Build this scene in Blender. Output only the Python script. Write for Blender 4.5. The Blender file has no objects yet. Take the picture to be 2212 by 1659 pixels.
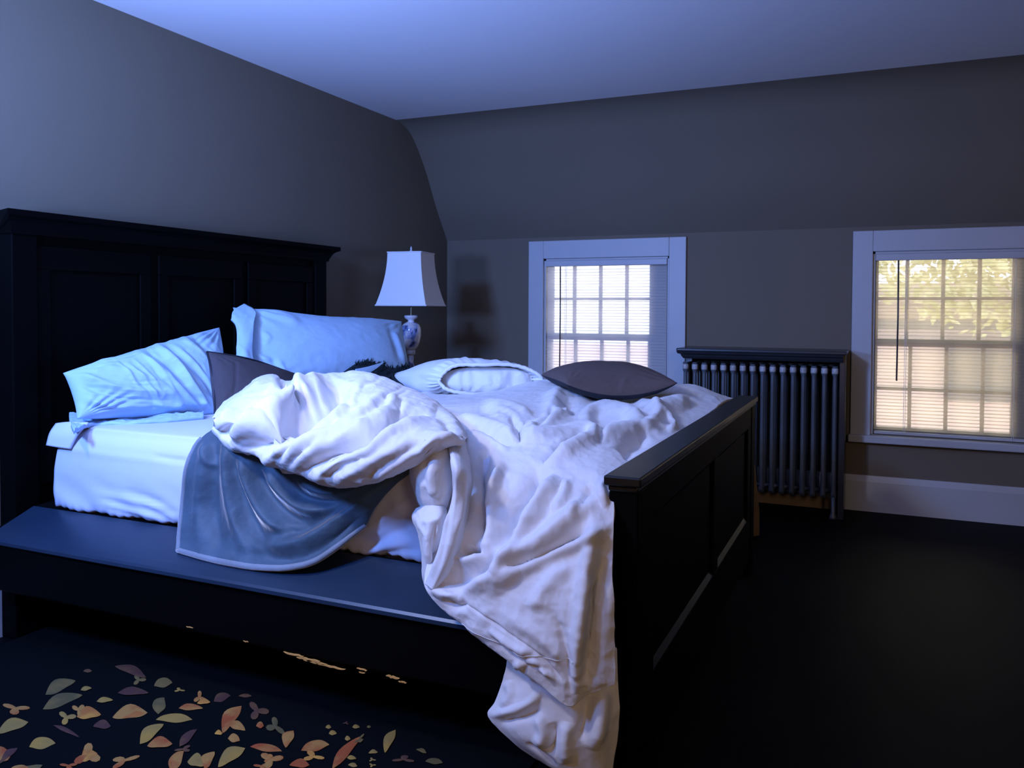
import bpy, bmesh, math, random
import numpy as np
from mathutils import Vector, Matrix, Euler

random.seed(7)
rng = np.random.RandomState(11)
sc = bpy.context.scene
COL = sc.collection

# ------------------------------------------------------------------ camera
W, H, F = 2212.0, 1659.0, 1780.0
EYE = np.array([0.0, 0.0, 1.11])
YAW, PITCH, ROLL = 24.0, -1.5, 0.27
PPY = 715.0
R_ = (Matrix.Rotation(math.radians(YAW), 3, 'Z') @ Matrix.Rotation(math.radians(90 + PITCH), 3, 'X')
      @ Matrix.Rotation(math.radians(ROLL), 3, 'Z'))
RM = np.array(R_)
cam_d = bpy.data.cameras.new('camera')
cam = bpy.data.objects.new('camera', cam_d)
COL.objects.link(cam)
cam_d.sensor_width = 36.0
cam_d.lens = F / W * 36.0
cam_d.shift_y = (PPY - H / 2) / W
cam_d.clip_start = 0.05
cam.matrix_world = Matrix.Translation(Vector(EYE)) @ R_.to_4x4()
sc.camera = cam

# ------------------------------------------------------------------ view + world + lights
sc.view_settings.view_transform = 'Standard'
sc.view_settings.look = 'None'
sc.view_settings.gamma = 1.0
sc.view_settings.use_curve_mapping = False
sc.view_settings.exposure = 0.15
sc.cycles.max_bounces = 8
sc.cycles.diffuse_bounces = 3
sc.cycles.transparent_max_bounces = 16
sc.cycles.use_denoising = True
sc.cycles.caustics_reflective = False
sc.cycles.caustics_refractive = False
sc.cycles.sample_clamp_indirect = 4.0

wd = bpy.data.worlds.new('daylight')
sc.world = wd
wd.use_nodes = True
bg = wd.node_tree.nodes['Background']
bg.inputs[0].default_value = (0.93, 0.95, 1.0, 1)
bg.inputs[1].default_value = 3.9


def area(name, loc, target, size, size_y, energy, color, spread=180):
    l = bpy.data.lights.new(name, 'AREA')
    l.shape = 'RECTANGLE'
    l.size, l.size_y, l.energy, l.color = size, size_y, energy, color
    l.spread = math.radians(spread)
    o = bpy.data.objects.new(name, l)
    COL.objects.link(o)
    o.location = loc
    d = Vector(target) - Vector(loc)
    o.rotation_euler = d.to_track_quat('-Z', 'Y').to_euler()
    o.visible_camera = True
    return o


# blue area light added inside the room, high on the left; no opening
area('blue_fill_high', (-2.05, -0.10, 2.15), (-2.25, 2.4, 0.6), 0.40, 0.40, 35, (0.15, 0.33, 1.0), 88)
# small whitish area light added below the ceiling, aimed at mid-bed; no opening
area('white_fill_bed', (-1.85, 0.60, 2.18), (-1.35, 2.1, 0.7), 0.18, 0.18, 5.2, (0.88, 0.84, 1.0), 84)
# upward blue fill added left of the camera to brighten the ceiling
area('blue_fill_ceiling', (-1.95, 0.45, 1.30), (-1.65, 2.0, 2.6), 0.26, 0.26, 56, (0.22, 0.38, 1.0), 120)
# faint warm fill added behind the camera on the right
area('warm_fill_right', (1.5, -1.2, 1.9), (0.4, 4.5, 1.5), 0.5, 0.9, 8, (1.0, 0.72, 0.48), 110)
# low warm point light added behind the camera, no lamp built
wl = bpy.data.lights.new('warm_fill_low', 'POINT')
wl.energy, wl.color, wl.shadow_soft_size = 6.5, (1.0, 0.55, 0.20), 0.12
wo = bpy.data.objects.new('warm_fill_low', wl)
COL.objects.link(wo)
wo.location = (-0.6, -0.15, 0.60)


# ------------------------------------------------------------------ pixel <-> world
def ray(px, py):
    d = np.array([(px - W / 2) / F, -(py - PPY) / F, -1.0])
    return RM @ d


def Yp(px, py, y):
    d = ray(px, py)
    return EYE + d * (y / d[1])


def Xp(px, py, x):
    d = ray(px, py)
    return EYE + d * (x / d[0])


def Zp(px, py, z):
    d = ray(px, py)
    return EYE + d * ((z - EYE[2]) / d[2])


def proj(P):
    q = (P - EYE) @ RM
    return W / 2 + F * q[..., 0] / -q[..., 2], PPY - F * q[..., 1] / -q[..., 2]


# ------------------------------------------------------------------ materials
def mat(name, color, rough=0.6, spec=0.5, noise=None, bump=None, sheen=0.0, metallic=0.0, coat=0.0):
    """noise=(scale, amount) small colour variation; bump=(scale, strength, distance)"""
    m = bpy.data.materials.new(name)
    m.use_nodes = True
    nt = m.node_tree
    b = nt.nodes['Principled BSDF']
    b.inputs['Base Color'].default_value = (*color, 1)
    b.inputs['Roughness'].default_value = rough
    b.inputs['Specular IOR Level'].default_value = spec
    b.inputs['Metallic'].default_value = metallic
    b.inputs['Coat Weight'].default_value = coat
    b.inputs['Sheen Weight'].default_value = sheen
    tc = nt.nodes.new('ShaderNodeTexCoord')
    if noise:
        n = nt.nodes.new('ShaderNodeTexNoise')
        n.inputs['Scale'].default_value = noise[0]
        n.inputs['Detail'].default_value = 5
        nt.links.new(tc.outputs['Object'], n.inputs['Vector'])
        mx = nt.nodes.new('ShaderNodeMix')
        mx.data_type = 'RGBA'
        mx.inputs['A'].default_value = (*[c * (1 - noise[1]) for c in color], 1)
        mx.inputs['B'].default_value = (*[min(1, c * (1 + noise[1])) for c in color], 1)
        nt.links.new(n.outputs['Fac'], mx.inputs['Factor'])
        nt.links.new(mx.outputs['Result'], b.inputs['Base Color'])
    if bump:
        n2 = nt.nodes.new('ShaderNodeTexNoise')
        n2.inputs['Scale'].default_value = bump[0]
        n2.inputs['Detail'].default_value = 6
        nt.links.new(tc.outputs['Object'], n2.inputs['Vector'])
        bp = nt.nodes.new('ShaderNodeBump')
        bp.inputs['Strength'].default_value = bump[1]
        bp.inputs['Distance'].default_value = bump[2]
        nt.links.new(n2.outputs['Fac'], bp.inputs['Height'])
        nt.links.new(bp.outputs['Normal'], b.inputs['Normal'])
    return m


M = {}
M['wall'] = mat('taupe wall paint', (0.185, 0.155, 0.118), 0.85, 0.2, (1.3, 0.05), (140, 0.15, 0.002))
M['darkwall'] = mat('bounce-cutting dark wall', (0.03, 0.026, 0.024), 0.85, 0.2, (1.3, 0.05), (140, 0.15, 0.002))  # unseen walls coloured dark to cut bounced light
M['ceiling'] = mat('white ceiling paint', (0.78, 0.77, 0.80), 0.9, 0.2, (1.1, 0.04), (120, 0.15, 0.002))
M['trim'] = mat('white trim paint', (0.52, 0.53, 0.56), 0.45, 0.4, (6, 0.04), (60, 0.1, 0.001))
M['black'] = mat('black painted wood', (0.0035, 0.0035, 0.004), 0.38, 0.35, (8, 0.2), (30, 0.08, 0.001))
M['blackmatte'] = mat('dark headboard wood', (0.001, 0.001, 0.0013), 0.6, 0.06, (8, 0.2), (30, 0.08, 0.001))
M['floor'] = mat('dark wood floor', (0.003, 0.003, 0.0035), 0.6, 0.06, (4, 0.3), (12, 0.1, 0.002))
M['ledge'] = mat('black paint with blue reflection', (0.013, 0.027, 0.052), 0.35, 0.5, (8, 0.2), (30, 0.08, 0.001))  # blue light reflected on the black rail's ledge, put into the colour
M['cotton'] = mat('white cotton duvet', (0.74, 0.73, 0.75), 0.7, 0.25, (5, 0.02), (30, 0.35, 0.006), sheen=0.15)
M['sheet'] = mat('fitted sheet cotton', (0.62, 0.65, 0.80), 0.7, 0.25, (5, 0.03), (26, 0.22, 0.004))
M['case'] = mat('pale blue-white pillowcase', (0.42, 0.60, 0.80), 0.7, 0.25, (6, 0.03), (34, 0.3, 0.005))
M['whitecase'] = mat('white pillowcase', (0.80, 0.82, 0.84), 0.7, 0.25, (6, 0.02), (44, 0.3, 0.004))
M['greycush'] = mat('charcoal cushion cloth', (0.060, 0.052, 0.062), 0.85, 0.2, (60, 0.15), (90, 0.2, 0.002))
M['browncush'] = mat('brown cushion cloth', (0.105, 0.078, 0.075), 0.8, 0.25, (60, 0.15), (90, 0.2, 0.002))
M['undershade_piping'] = mat('cushion undershade and piping cloth', (0.015, 0.018, 0.028), 0.8, 0.25, (60, 0.15), (90, 0.2, 0.002))  # brown cushion's underside shade as colour; also the dark piping
M['shade'] = mat('white lamp shade linen', (0.74, 0.74, 0.76), 0.8, 0.2, (50, 0.03), (200, 0.2, 0.001))
M['rad'] = mat('dark painted cast iron', (0.085, 0.10, 0.12), 0.38, 0.7, (9, 0.25), (25, 0.1, 0.002))
M['radlight'] = mat('worn silver radiator hub paint', (0.42, 0.42, 0.44), 0.4, 0.6, (30, 0.6), (40, 0.2, 0.001))
M['radtop'] = mat('dark radiator shelf', (0.030, 0.033, 0.040), 0.25, 0.6, (9, 0.2), (25, 0.08, 0.001))
M['tan'] = mat('bare tan wood', (0.30, 0.20, 0.11), 0.6, 0.3, (14, 0.3), (40, 0.2, 0.002))
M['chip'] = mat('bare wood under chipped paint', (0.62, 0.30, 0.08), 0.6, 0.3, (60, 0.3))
M['wand'] = mat('grey plastic wand', (0.07, 0.07, 0.08), 0.3, 0.5)
M['cord'] = mat('white cord', (0.8, 0.8, 0.8), 0.6, 0.3)
M['nickel'] = mat('dark brass', (0.10, 0.08, 0.05), 0.3, 0.5, metallic=0.8)
M['fur'] = mat('dark teal feathery yarn', (0.010, 0.020, 0.026), 0.8, 0.3, (40, 0.5))
M['frame_out'] = mat('window sash paint', (0.30, 0.30, 0.32), 0.5, 0.3)

# marble
mm = mat('blue and white marble', (0.6, 0.6, 0.68), 0.18, 0.6)
nt = mm.node_tree
b = nt.nodes['Principled BSDF']
tc = nt.nodes.new('ShaderNodeTexCoord')
nz = nt.nodes.new('ShaderNodeTexNoise')
nz.inputs['Scale'].default_value = 11
nz.inputs['Detail'].default_value = 5
nz.inputs['Distortion'].default_value = 1.6
cr = nt.nodes.new('ShaderNodeValToRGB')
cr.color_ramp.elements[0].position = 0.38
cr.color_ramp.elements[0].color = (0.05, 0.06, 0.12, 1)
cr.color_ramp.elements[1].position = 0.56
cr.color_ramp.elements[1].color = (0.72, 0.70, 0.74, 1)
e = cr.color_ramp.elements.new(0.46)
e.color = (0.22, 0.30, 0.62, 1)
nt.links.new(tc.outputs['Object'], nz.inputs['Vector'])
nt.links.new(nz.outputs['Fac'], cr.inputs['Fac'])
nt.links.new(cr.outputs['Color'], b.inputs['Base Color'])
M['marble'] = mm

# velvet blanket
vb = mat('blue grey velvet', (0.050, 0.085, 0.125), 0.6, 0.3, (14, 0.5), (60, 0.35, 0.004), sheen=1.0)
vb.node_tree.nodes['Principled BSDF'].inputs['Sheen Roughness'].default_value = 0.3
M['velvet'] = vb
M['velvethem'] = mat('pale grey velvet hem', (0.16, 0.19, 0.24), 0.6, 0.3, (14, 0.3), (60, 0.35, 0.004), sheen=1.0)

# glass: clear pane
g = bpy.data.materials.new('window glass')
g.use_nodes = True
nt = g.node_tree
nt.nodes.remove(nt.nodes['Principled BSDF'])
out = nt.nodes['Material Output']
tr = nt.nodes.new('ShaderNodeBsdfTransparent')
tr.inputs[0].default_value = (0.97, 0.98, 1, 1)
gl = nt.nodes.new('ShaderNodeBsdfGlossy')
gl.inputs['Roughness'].default_value = 0.02
fr = nt.nodes.new('ShaderNodeFresnel')
fr.inputs[0].default_value = 1.45
mx = nt.nodes.new('ShaderNodeMixShader')
nt.links.new(fr.outputs[0], mx.inputs[0])
nt.links.new(tr.outputs[0], mx.inputs[1])
nt.links.new(gl.outputs[0], mx.inputs[2])
nt.links.new(mx.outputs[0], out.inputs[0])
M['glass'] = g

# blind slats: thin translucent vinyl
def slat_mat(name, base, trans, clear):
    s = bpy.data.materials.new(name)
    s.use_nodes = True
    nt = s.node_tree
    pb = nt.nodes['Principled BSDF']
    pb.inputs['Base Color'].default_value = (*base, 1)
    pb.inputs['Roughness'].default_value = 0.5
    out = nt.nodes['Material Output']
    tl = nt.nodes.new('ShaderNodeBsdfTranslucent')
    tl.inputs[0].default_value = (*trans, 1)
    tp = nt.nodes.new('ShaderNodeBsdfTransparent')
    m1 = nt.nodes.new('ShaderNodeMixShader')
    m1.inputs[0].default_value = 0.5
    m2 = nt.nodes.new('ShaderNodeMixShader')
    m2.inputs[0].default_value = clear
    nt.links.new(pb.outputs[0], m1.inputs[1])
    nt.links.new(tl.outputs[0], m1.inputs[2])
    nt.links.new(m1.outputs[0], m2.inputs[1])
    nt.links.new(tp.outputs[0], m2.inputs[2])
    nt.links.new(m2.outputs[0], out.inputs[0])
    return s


M['slat1'] = slat_mat('white vinyl slat', (0.78, 0.79, 0.80), (0.86, 0.83, 0.80), 0.22)
M['slat2'] = slat_mat('vinyl slat with warm glow', (0.66, 0.60, 0.50), (0.98, 0.84, 0.55), 0.30)  # warm outdoor glow put into the slat colour; both blinds are alike
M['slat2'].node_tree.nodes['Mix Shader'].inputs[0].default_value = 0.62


# ------------------------------------------------------------------ object helpers
def link(name, me, m=None, parent=None, smooth=False):
    o = bpy.data.objects.new(name, me)
    COL.objects.link(o)
    if m is not None:
        for k in (m if isinstance(m, (list, tuple)) else [m]):
            me.materials.append(k)
    if smooth:
        for p in me.polygons:
            p.use_smooth = True
    if parent is not None:
        o.parent = parent
        o.matrix_parent_inverse = Matrix.Translation(-Vector(parent.location))
    return o


def tag(o, label, cat, group=None, kind=None):
    o['label'] = label
    o['category'] = cat
    if group:
        o['group'] = group
    if kind:
        o['kind'] = kind
    return o


def struct(o):
    o['kind'] = 'structure'
    return o


def empty(name, loc):
    o = bpy.data.objects.new(name, None)
    COL.objects.link(o)
    o.location = loc
    o.empty_display_size = 0.1
    return o


class MB:
    def __init__(self):
        self.v, self.f, self.mi = [], [], []

    def add(self, verts, faces, mi=0):
        k = len(self.v)
        self.v += [tuple(map(float, p)) for p in verts]
        self.f += [tuple(i + k for i in f) for f in faces]
        self.mi += [mi] * len(faces)

    def box(self, x0, x1, y0, y1, z0, z1, mi=0):
        v = [(x, y, z) for z in (z0, z1) for y in (y0, y1) for x in (x0, x1)]
        self.add(v, [(0, 2, 3, 1), (4, 5, 7, 6), (0, 1, 5, 4), (2, 6, 7, 3), (0, 4, 6, 2), (1, 3, 7, 5)], mi)

    def lathe(self, c, prof, n=24, mi=0, axis='z', caps=True):
        v = []
        for r, h in prof:
            for i in range(n):
                a = 2 * math.pi * i / n
                p = (r * math.cos(a), r * math.sin(a), h)
                if axis == 'x':
                    p = (p[2], p[0], p[1])
                elif axis == 'y':
                    p = (p[0], p[2], p[1])
                v.append((c[0] + p[0], c[1] + p[1], c[2] + p[2]))
        f = []
        for j in range(len(prof) - 1):
            for i in range(n):
                a, b_ = j * n + i, j * n + (i + 1) % n
                f.append((a, b_, b_ + n, a + n))
        if caps:
            f.append(tuple(range(n - 1, -1, -1)))
            f.append(tuple((len(prof) - 1) * n + i for i in range(n)))
        self.add(v, f, mi)

    def prism(self, outline, fn0, fn1, mi=0):
        """outline: list of 2D points; fn0/fn1 map a 2D point to 3D for the two ends"""
        n = len(outline)
        v = [fn0(p) for p in outline] + [fn1(p) for p in outline]
        f = [(i, (i + 1) % n, (i + 1) % n + n, i + n) for i in range(n)]
        f += [tuple(range(n - 1, -1, -1)), tuple(range(n, 2 * n))]
        self.add(v, f, mi)

    def tube(self, pts, r, n=8, mi=0):
        pts = [np.array(p, float) for p in pts]
        v = []
        for i, p in enumerate(pts):
            t = pts[min(i + 1, len(pts) - 1)] - pts[max(i - 1, 0)]
            t /= np.linalg.norm(t) + 1e-9
            a = np.cross(t, [0.3, 0.2, 1.0] if abs(t[2]) < 0.9 else [1.0, 0, 0])
            a /= np.linalg.norm(a)
            b_ = np.cross(t, a)
            for k in range(n):
                w = 2 * math.pi * k / n
                v.append(p + r * (math.cos(w) * a + math.sin(w) * b_))
        f = []
        for j in range(len(pts) - 1):
            for i in range(n):
                a_, c_ = j * n + i, j * n + (i + 1) % n
                f.append((a_, c_, c_ + n, a_ + n))
        f.append(tuple(range(n - 1, -1, -1)))
        f.append(tuple((len(pts) - 1) * n + i for i in range(n)))
        self.add(v, f, mi)

    def build(self, name, m, parent=None, bevel=0.0, smooth=False, segs=2):
        me = bpy.data.meshes.new(name)
        me.from_pydata(self.v, [], self.f)
        me.validate()
        bm = bmesh.new()
        bm.from_mesh(me)
        bmesh.ops.recalc_face_normals(bm, faces=bm.faces)
        bm.to_mesh(me)
        bm.free()
        o = link(name, me, m, parent, smooth)
        if any(self.mi) and len(me.polygons) == len(self.mi):
            for p, k in zip(me.polygons, self.mi):
                p.material_index = k
        if bevel:
            md = o.modifiers.new('bevel', 'BEVEL')
            md.width = bevel
            md.segments = segs
            md.limit_method = 'ANGLE'
            md.angle_limit = math.radians(40)
        return o


# ------------------------------------------------------------------ cloth tools
def catmull(P, n, axis=0):
    """resample array of control points along axis to n samples (Catmull-Rom)"""
    P = np.moveaxis(np.asarray(P, float), axis, 0)
    k = P.shape[0]
    t = np.linspace(0, k - 1, n)
    i = np.clip(np.floor(t).astype(int), 0, k - 2)
    u = (t - i).reshape((-1,) + (1,) * (P.ndim - 1))
    Pe = np.concatenate([[2 * P[0] - P[1]], P, [2 * P[-1] - P[-2]]])
    p0, p1, p2, p3 = Pe[i], Pe[i + 1], Pe[i + 2], Pe[i + 3]
    r = 0.5 * (2 * p1 + (p2 - p0) * u + (2 * p0 - 5 * p1 + 4 * p2 - p3) * u ** 2 + (3 * p1 - p0 - 3 * p2 + p3) * u ** 3)
    return np.moveaxis(r, 0, axis)


def resample_row(row, n):
    return catmull(np.array(row), n, 0)


def grid_from_rows(rows, nr, nc, ctrl=16):
    rr = np.array([resample_row(r, ctrl) for r in rows])
    g_ = catmull(rr, nr, 0)
    return catmull(g_, nc, 1)


def normals(G, toward=True):
    du = np.gradient(G, axis=1)
    dv = np.gradient(G, axis=0)
    N = np.cross(du, dv)
    N /= np.linalg.norm(N, axis=-1, keepdims=True) + 1e-12
    return N


def vnoise(P, scale, seed=0):
    """smooth value noise at points P (...,3), range about -1..1"""
    r = np.random.RandomState(seed)
    T = r.rand(64, 64, 64).astype(np.float32) * 2 - 1 if not hasattr(vnoise, 'T%d' % seed) else getattr(vnoise, 'T%d' % seed)
    setattr(vnoise, 'T%d' % seed, T)
    Q = P * scale + 1000.0
    i = np.floor(Q).astype(int)
    f = Q - i
    f = f * f * (3 - 2 * f)
    res = 0
    for dx in (0, 1):
        for dy in (0, 1):
            for dz in (0, 1):
                w = (f[..., 0] if dx else 1 - f[..., 0]) * (f[..., 1] if dy else 1 - f[..., 1]) * (f[..., 2] if dz else 1 - f[..., 2])
                res = res + w * T[(i[..., 0] + dx) % 64, (i[..., 1] + dy) % 64, (i[..., 2] + dz) % 64]
    return res


def strokes(G, N, S, reach=3.0):
    """folds drawn in the material: each stroke is (points [(px,py)..], height m, width px[, skew])"""
    px, py = proj(G)
    disp = np.zeros(px.shape)
    for st in S:
        pts, amp, wid = st[0], st[1], st[2]
        skew = st[3] if len(st) > 3 else 0.0
        pts = catmull(np.array(pts, float), max(12, 6 * len(pts)), 0)
        best = np.full(px.shape, 1e9)
        side = np.zeros(px.shape)
        tt = np.zeros(px.shape)
        L = len(pts) - 1
        for k in range(L):
            a, b_ = pts[k], pts[k + 1]
            d = b_ - a
            l2 = (d ** 2).sum() + 1e-9
            u = np.clip(((px - a[0]) * d[0] + (py - a[1]) * d[1]) / l2, 0, 1)
            ex, ey = px - (a[0] + u * d[0]), py - (a[1] + u * d[1])
            dist = np.hypot(ex, ey)
            sg = np.sign(d[0] * ey - d[1] * ex)
            mk = dist < best
            best = np.where(mk, dist, best)
            side = np.where(mk, sg, side)
            tt = np.where(mk, (k + u) / L, tt)
        w = wid * (1 + skew * side)
        taper = np.clip(np.sin(np.pi * np.clip(tt, 0.0, 1.0)) * 1.6 + 0.08, 0, 1)
        disp += amp * taper * np.exp(-(best / w) ** 2)
    return G + N * disp[..., None]


def grid_faces(nr, nc, off=0, flip=False):
    F_ = []
    for i in range(nr - 1):
        for j in range(nc - 1):
            a = off + i * nc + j
            q = (a, a + 1, a + nc + 1, a + nc)
            F_.append(q[::-1] if flip else q)
    return F_


def toward_cam(G, N):
    s_ = np.sign(((EYE - G) * N).sum(-1).mean())
    return N * (s_ if s_ != 0 else 1)


def sheet_mesh(G, thick, mb, N=None):
    """closed cloth body of given thickness from the grid G"""
    nr, nc = G.shape[:2]
    if N is None:
        N = toward_cam(G, normals(G))
    B = G - N * thick
    k = nr * nc
    V = np.concatenate([G.reshape(-1, 3), B.reshape(-1, 3)])
    Fc = grid_faces(nr, nc) + grid_faces(nr, nc, k, True)
    idx = lambda i, j: i * nc + j
    for j in range(nc - 1):
        Fc.append((idx(0, j + 1), idx(0, j), k + idx(0, j), k + idx(0, j + 1)))
        Fc.append((idx(nr - 1, j), idx(nr - 1, j + 1), k + idx(nr - 1, j + 1), k + idx(nr - 1, j)))
    for i in range(nr - 1):
        Fc.append((idx(i, 0), idx(i + 1, 0), k + idx(i + 1, 0), k + idx(i, 0)))
        Fc.append((idx(i + 1, nc - 1), idx(i, nc - 1), k + idx(i, nc - 1), k + idx(i + 1, nc - 1)))
    mb.add(V, Fc)


def wrinkle(G, N, amp, sc_=(6, 6, 6), seed=1, octaves=3):
    d = 0
    for o in range(octaves):
        n = vnoise(G * np.array(sc_), 2.0 ** o, seed + o)
        d = d + (1 - np.abs(n) * 2) * 0.5 ** o     # ridged noise reads as creases
    return G + N * (amp * d)[..., None]


def pillow_mesh(corners, thick, mb, pinch=0.06, n=60, top=1.0, bot=1.0, power=0.45, wr=0.004, seed=3, S=None, sag=None,
                wscale=(9, 9, 9), up=None):
    """corners: A B C D world points round the seam. Two bulged sheets meeting in the seam."""
    A, B, C, D = [np.array(c, float) for c in corners]
    u = np.linspace(-1, 1, n)
    U, V = np.meshgrid(u, u)
    # pincushion outline
    Uu = U * (1 - pinch * (1 - V ** 2) * np.abs(U))
    Vv = V * (1 - pinch * (1 - U ** 2) * np.abs(V))
    s_, t_ = (Uu + 1) / 2, (Vv + 1) / 2
    P = ((1 - s_) * (1 - t_))[..., None] * A + (s_ * (1 - t_))[..., None] * B + (s_ * t_)[..., None] * C + ((1 - s_) * t_)[..., None] * D
    nrm = np.cross(B - A, D - A)
    nrm /= np.linalg.norm(nrm)
    c = (A + B + C + D) / 4
    ref = np.array(up, float) if up is not None else (EYE - c)
    if np.dot(nrm, ref) < 0:
        nrm = -nrm
    bulge = np.clip((1 - U ** 2) * (1 - V ** 2), 0, None) ** power
    if sag is not None:
        P = P + sag(U, V)[..., None] * np.array([0, 0, 1.0])
    out = []
    for sgn, k in ((1, top), (-1, bot)):
        Gq = P + nrm * (sgn * thick * 0.5 * k * bulge)[..., None]
        N = normals(Gq)
        if (N * nrm * sgn).sum(-1).mean() < 0:
            N = -N
        edge = np.clip((1 - U ** 2) * (1 - V ** 2) * 6, 0, 1)
        d = 0
        for o in range(3):
            nn = vnoise(Gq * np.array(wscale), 2.0 ** o, seed + o)
            d = d + (1 - np.abs(nn) * 2) * 0.5 ** o
        # gathers radiating from the corners
        for cu, cv in ((-1, -1), (1, -1), (1, 1), (-1, 1)):
            ang = np.arctan2(V - cv, U - cu)
            rr = np.hypot(U - cu, V - cv)
            d = d + 1.3 * np.sin(ang * 22 + seed + cu) * np.exp(-((rr - 0.35) / 0.28) ** 2)
        Gq = Gq + N * (wr * d * edge)[..., None]
        if S is not None and sgn == 1:
            Gs = strokes(Gq, N, S)
            Gq = Gq + (Gs - Gq) * edge[..., None]
        out.append(Gq)
    k = n * n
    Vt = np.concatenate([out[0].reshape(-1, 3), out[1].reshape(-1, 3)])
    mb.add(Vt, grid_faces(n, n) + grid_faces(n, n, k, True))
    return out[0], nrm, P


def weld(o, d=0.0006):
    bm = bmesh.new()
    bm.from_mesh(o.data)
    bmesh.ops.remove_doubles(bm, verts=bm.verts, dist=d)
    bmesh.ops.recalc_face_normals(bm, faces=bm.faces)
    bm.to_mesh(o.data)
    bm.free()
    for p in o.data.polygons:
        p.use_smooth = True


# ================================================================== ROOM
D = 4.97          # back wall
LX = -2.70        # headboard wall
RX = 2.6
NY = -1.45
TH = 0.14
CZ = 2.262


def bx(px, y=D):   # x on a wall plane for an image column near the horizon
    return Yp(px, 672, y)[0]


OPEN1 = (-1.985, -1.166)
OPEN2 = (-0.035, 0.785)
ZB, ZT = 0.43, 1.437      # opening bottom, top

o = MB()
o.box(LX - .3, RX + .3, NY - .3, D + .3, -0.12, 0)
struct(o.build('floor', M['floor']))

# back wall built around its two openings
o = MB()
xs = [LX - .12, OPEN1[0], OPEN1[1], OPEN2[0], OPEN2[1], RX + .12]
for i in range(5):
    if i in (1, 3):
        o.box(xs[i], xs[i + 1], D, D + TH, 0, ZB)
        o.box(xs[i], xs[i + 1], D, D + TH, ZT, 1.575)
    else:
        o.box(xs[i], xs[i + 1], D, D + TH, 0, 1.575)
struct(o.build('wall_back', M['wall']))

o = MB()
o.box(LX - .12, LX, NY - .1, D + TH, 0, 2.5)
struct(o.build('wall_left', M['wall']))
o = MB()
o.box(RX, RX + .12, NY - .1, D + TH, 0, 2.5)
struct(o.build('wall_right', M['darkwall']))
o = MB()
o.box(LX - .12, RX + .12, NY - .12, NY, 0, 2.5)
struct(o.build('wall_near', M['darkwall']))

# sloped attic wall (same paint as the walls) with a rounded top
prof = [(4.97, 1.575), (4.905, 1.662), (4.836, 1.754), (4.772, 1.852), (4.71, 1.953), (4.65, 2.038), (4.59, 2.11), (4.54, 2.165),
        (4.49, 2.205), (4.43, 2.235), (4.36, 2.253), (4.27, 2.261), (4.20, 2.262)]
pr = catmull(np.array(prof), 40)
mb_ = MB()
v = [(LX - .05, y, z) for y, z in pr] + [(RX + .05, y, z) for y, z in pr] + \
    [(LX - .05, y + .09, z + .09) for y, z in pr] + [(RX + .05, y + .09, z + .09) for y, z in pr]
n = len(pr)
f = [(i, i + 1, n + i + 1, n + i) for i in range(n - 1)] + [(2 * n + i, 3 * n + i, 3 * n + i + 1, 2 * n + i + 1) for i in range(n - 1)]
mb_.add(v, f)
struct(mb_.build('wall_slope', M['wall'], smooth=True))
# the ceiling paint starts where the slope rounds into the flat
mb_ = MB()
mb_.box(LX - .05, RX + .05, NY - .1, 4.44, CZ - 0.004, CZ + .1)
cl = mb_.build('ceiling', M['ceiling'])
struct(cl)

# baseboard on the back wall
for x0, x1 in ((LX, RX),):
    mb_ = MB()
    pf = [(0, 0), (0.02, 0), (0.02, .165), (0.014, .18), (0.008, .198), (0, .198)]
    mb_.prism(pf, lambda p: (x0, D - p[0], p[1]), lambda p: (x1, D - p[0], p[1]))
    struct(mb_.build('baseboard_back', M['trim']))
mb_ = MB()
mb_.prism(pf, lambda p: (LX + p[0], NY, p[1]), lambda p: (LX + p[0], D - .02, p[1]))
struct(mb_.build('baseboard_left', M['trim']))


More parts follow.
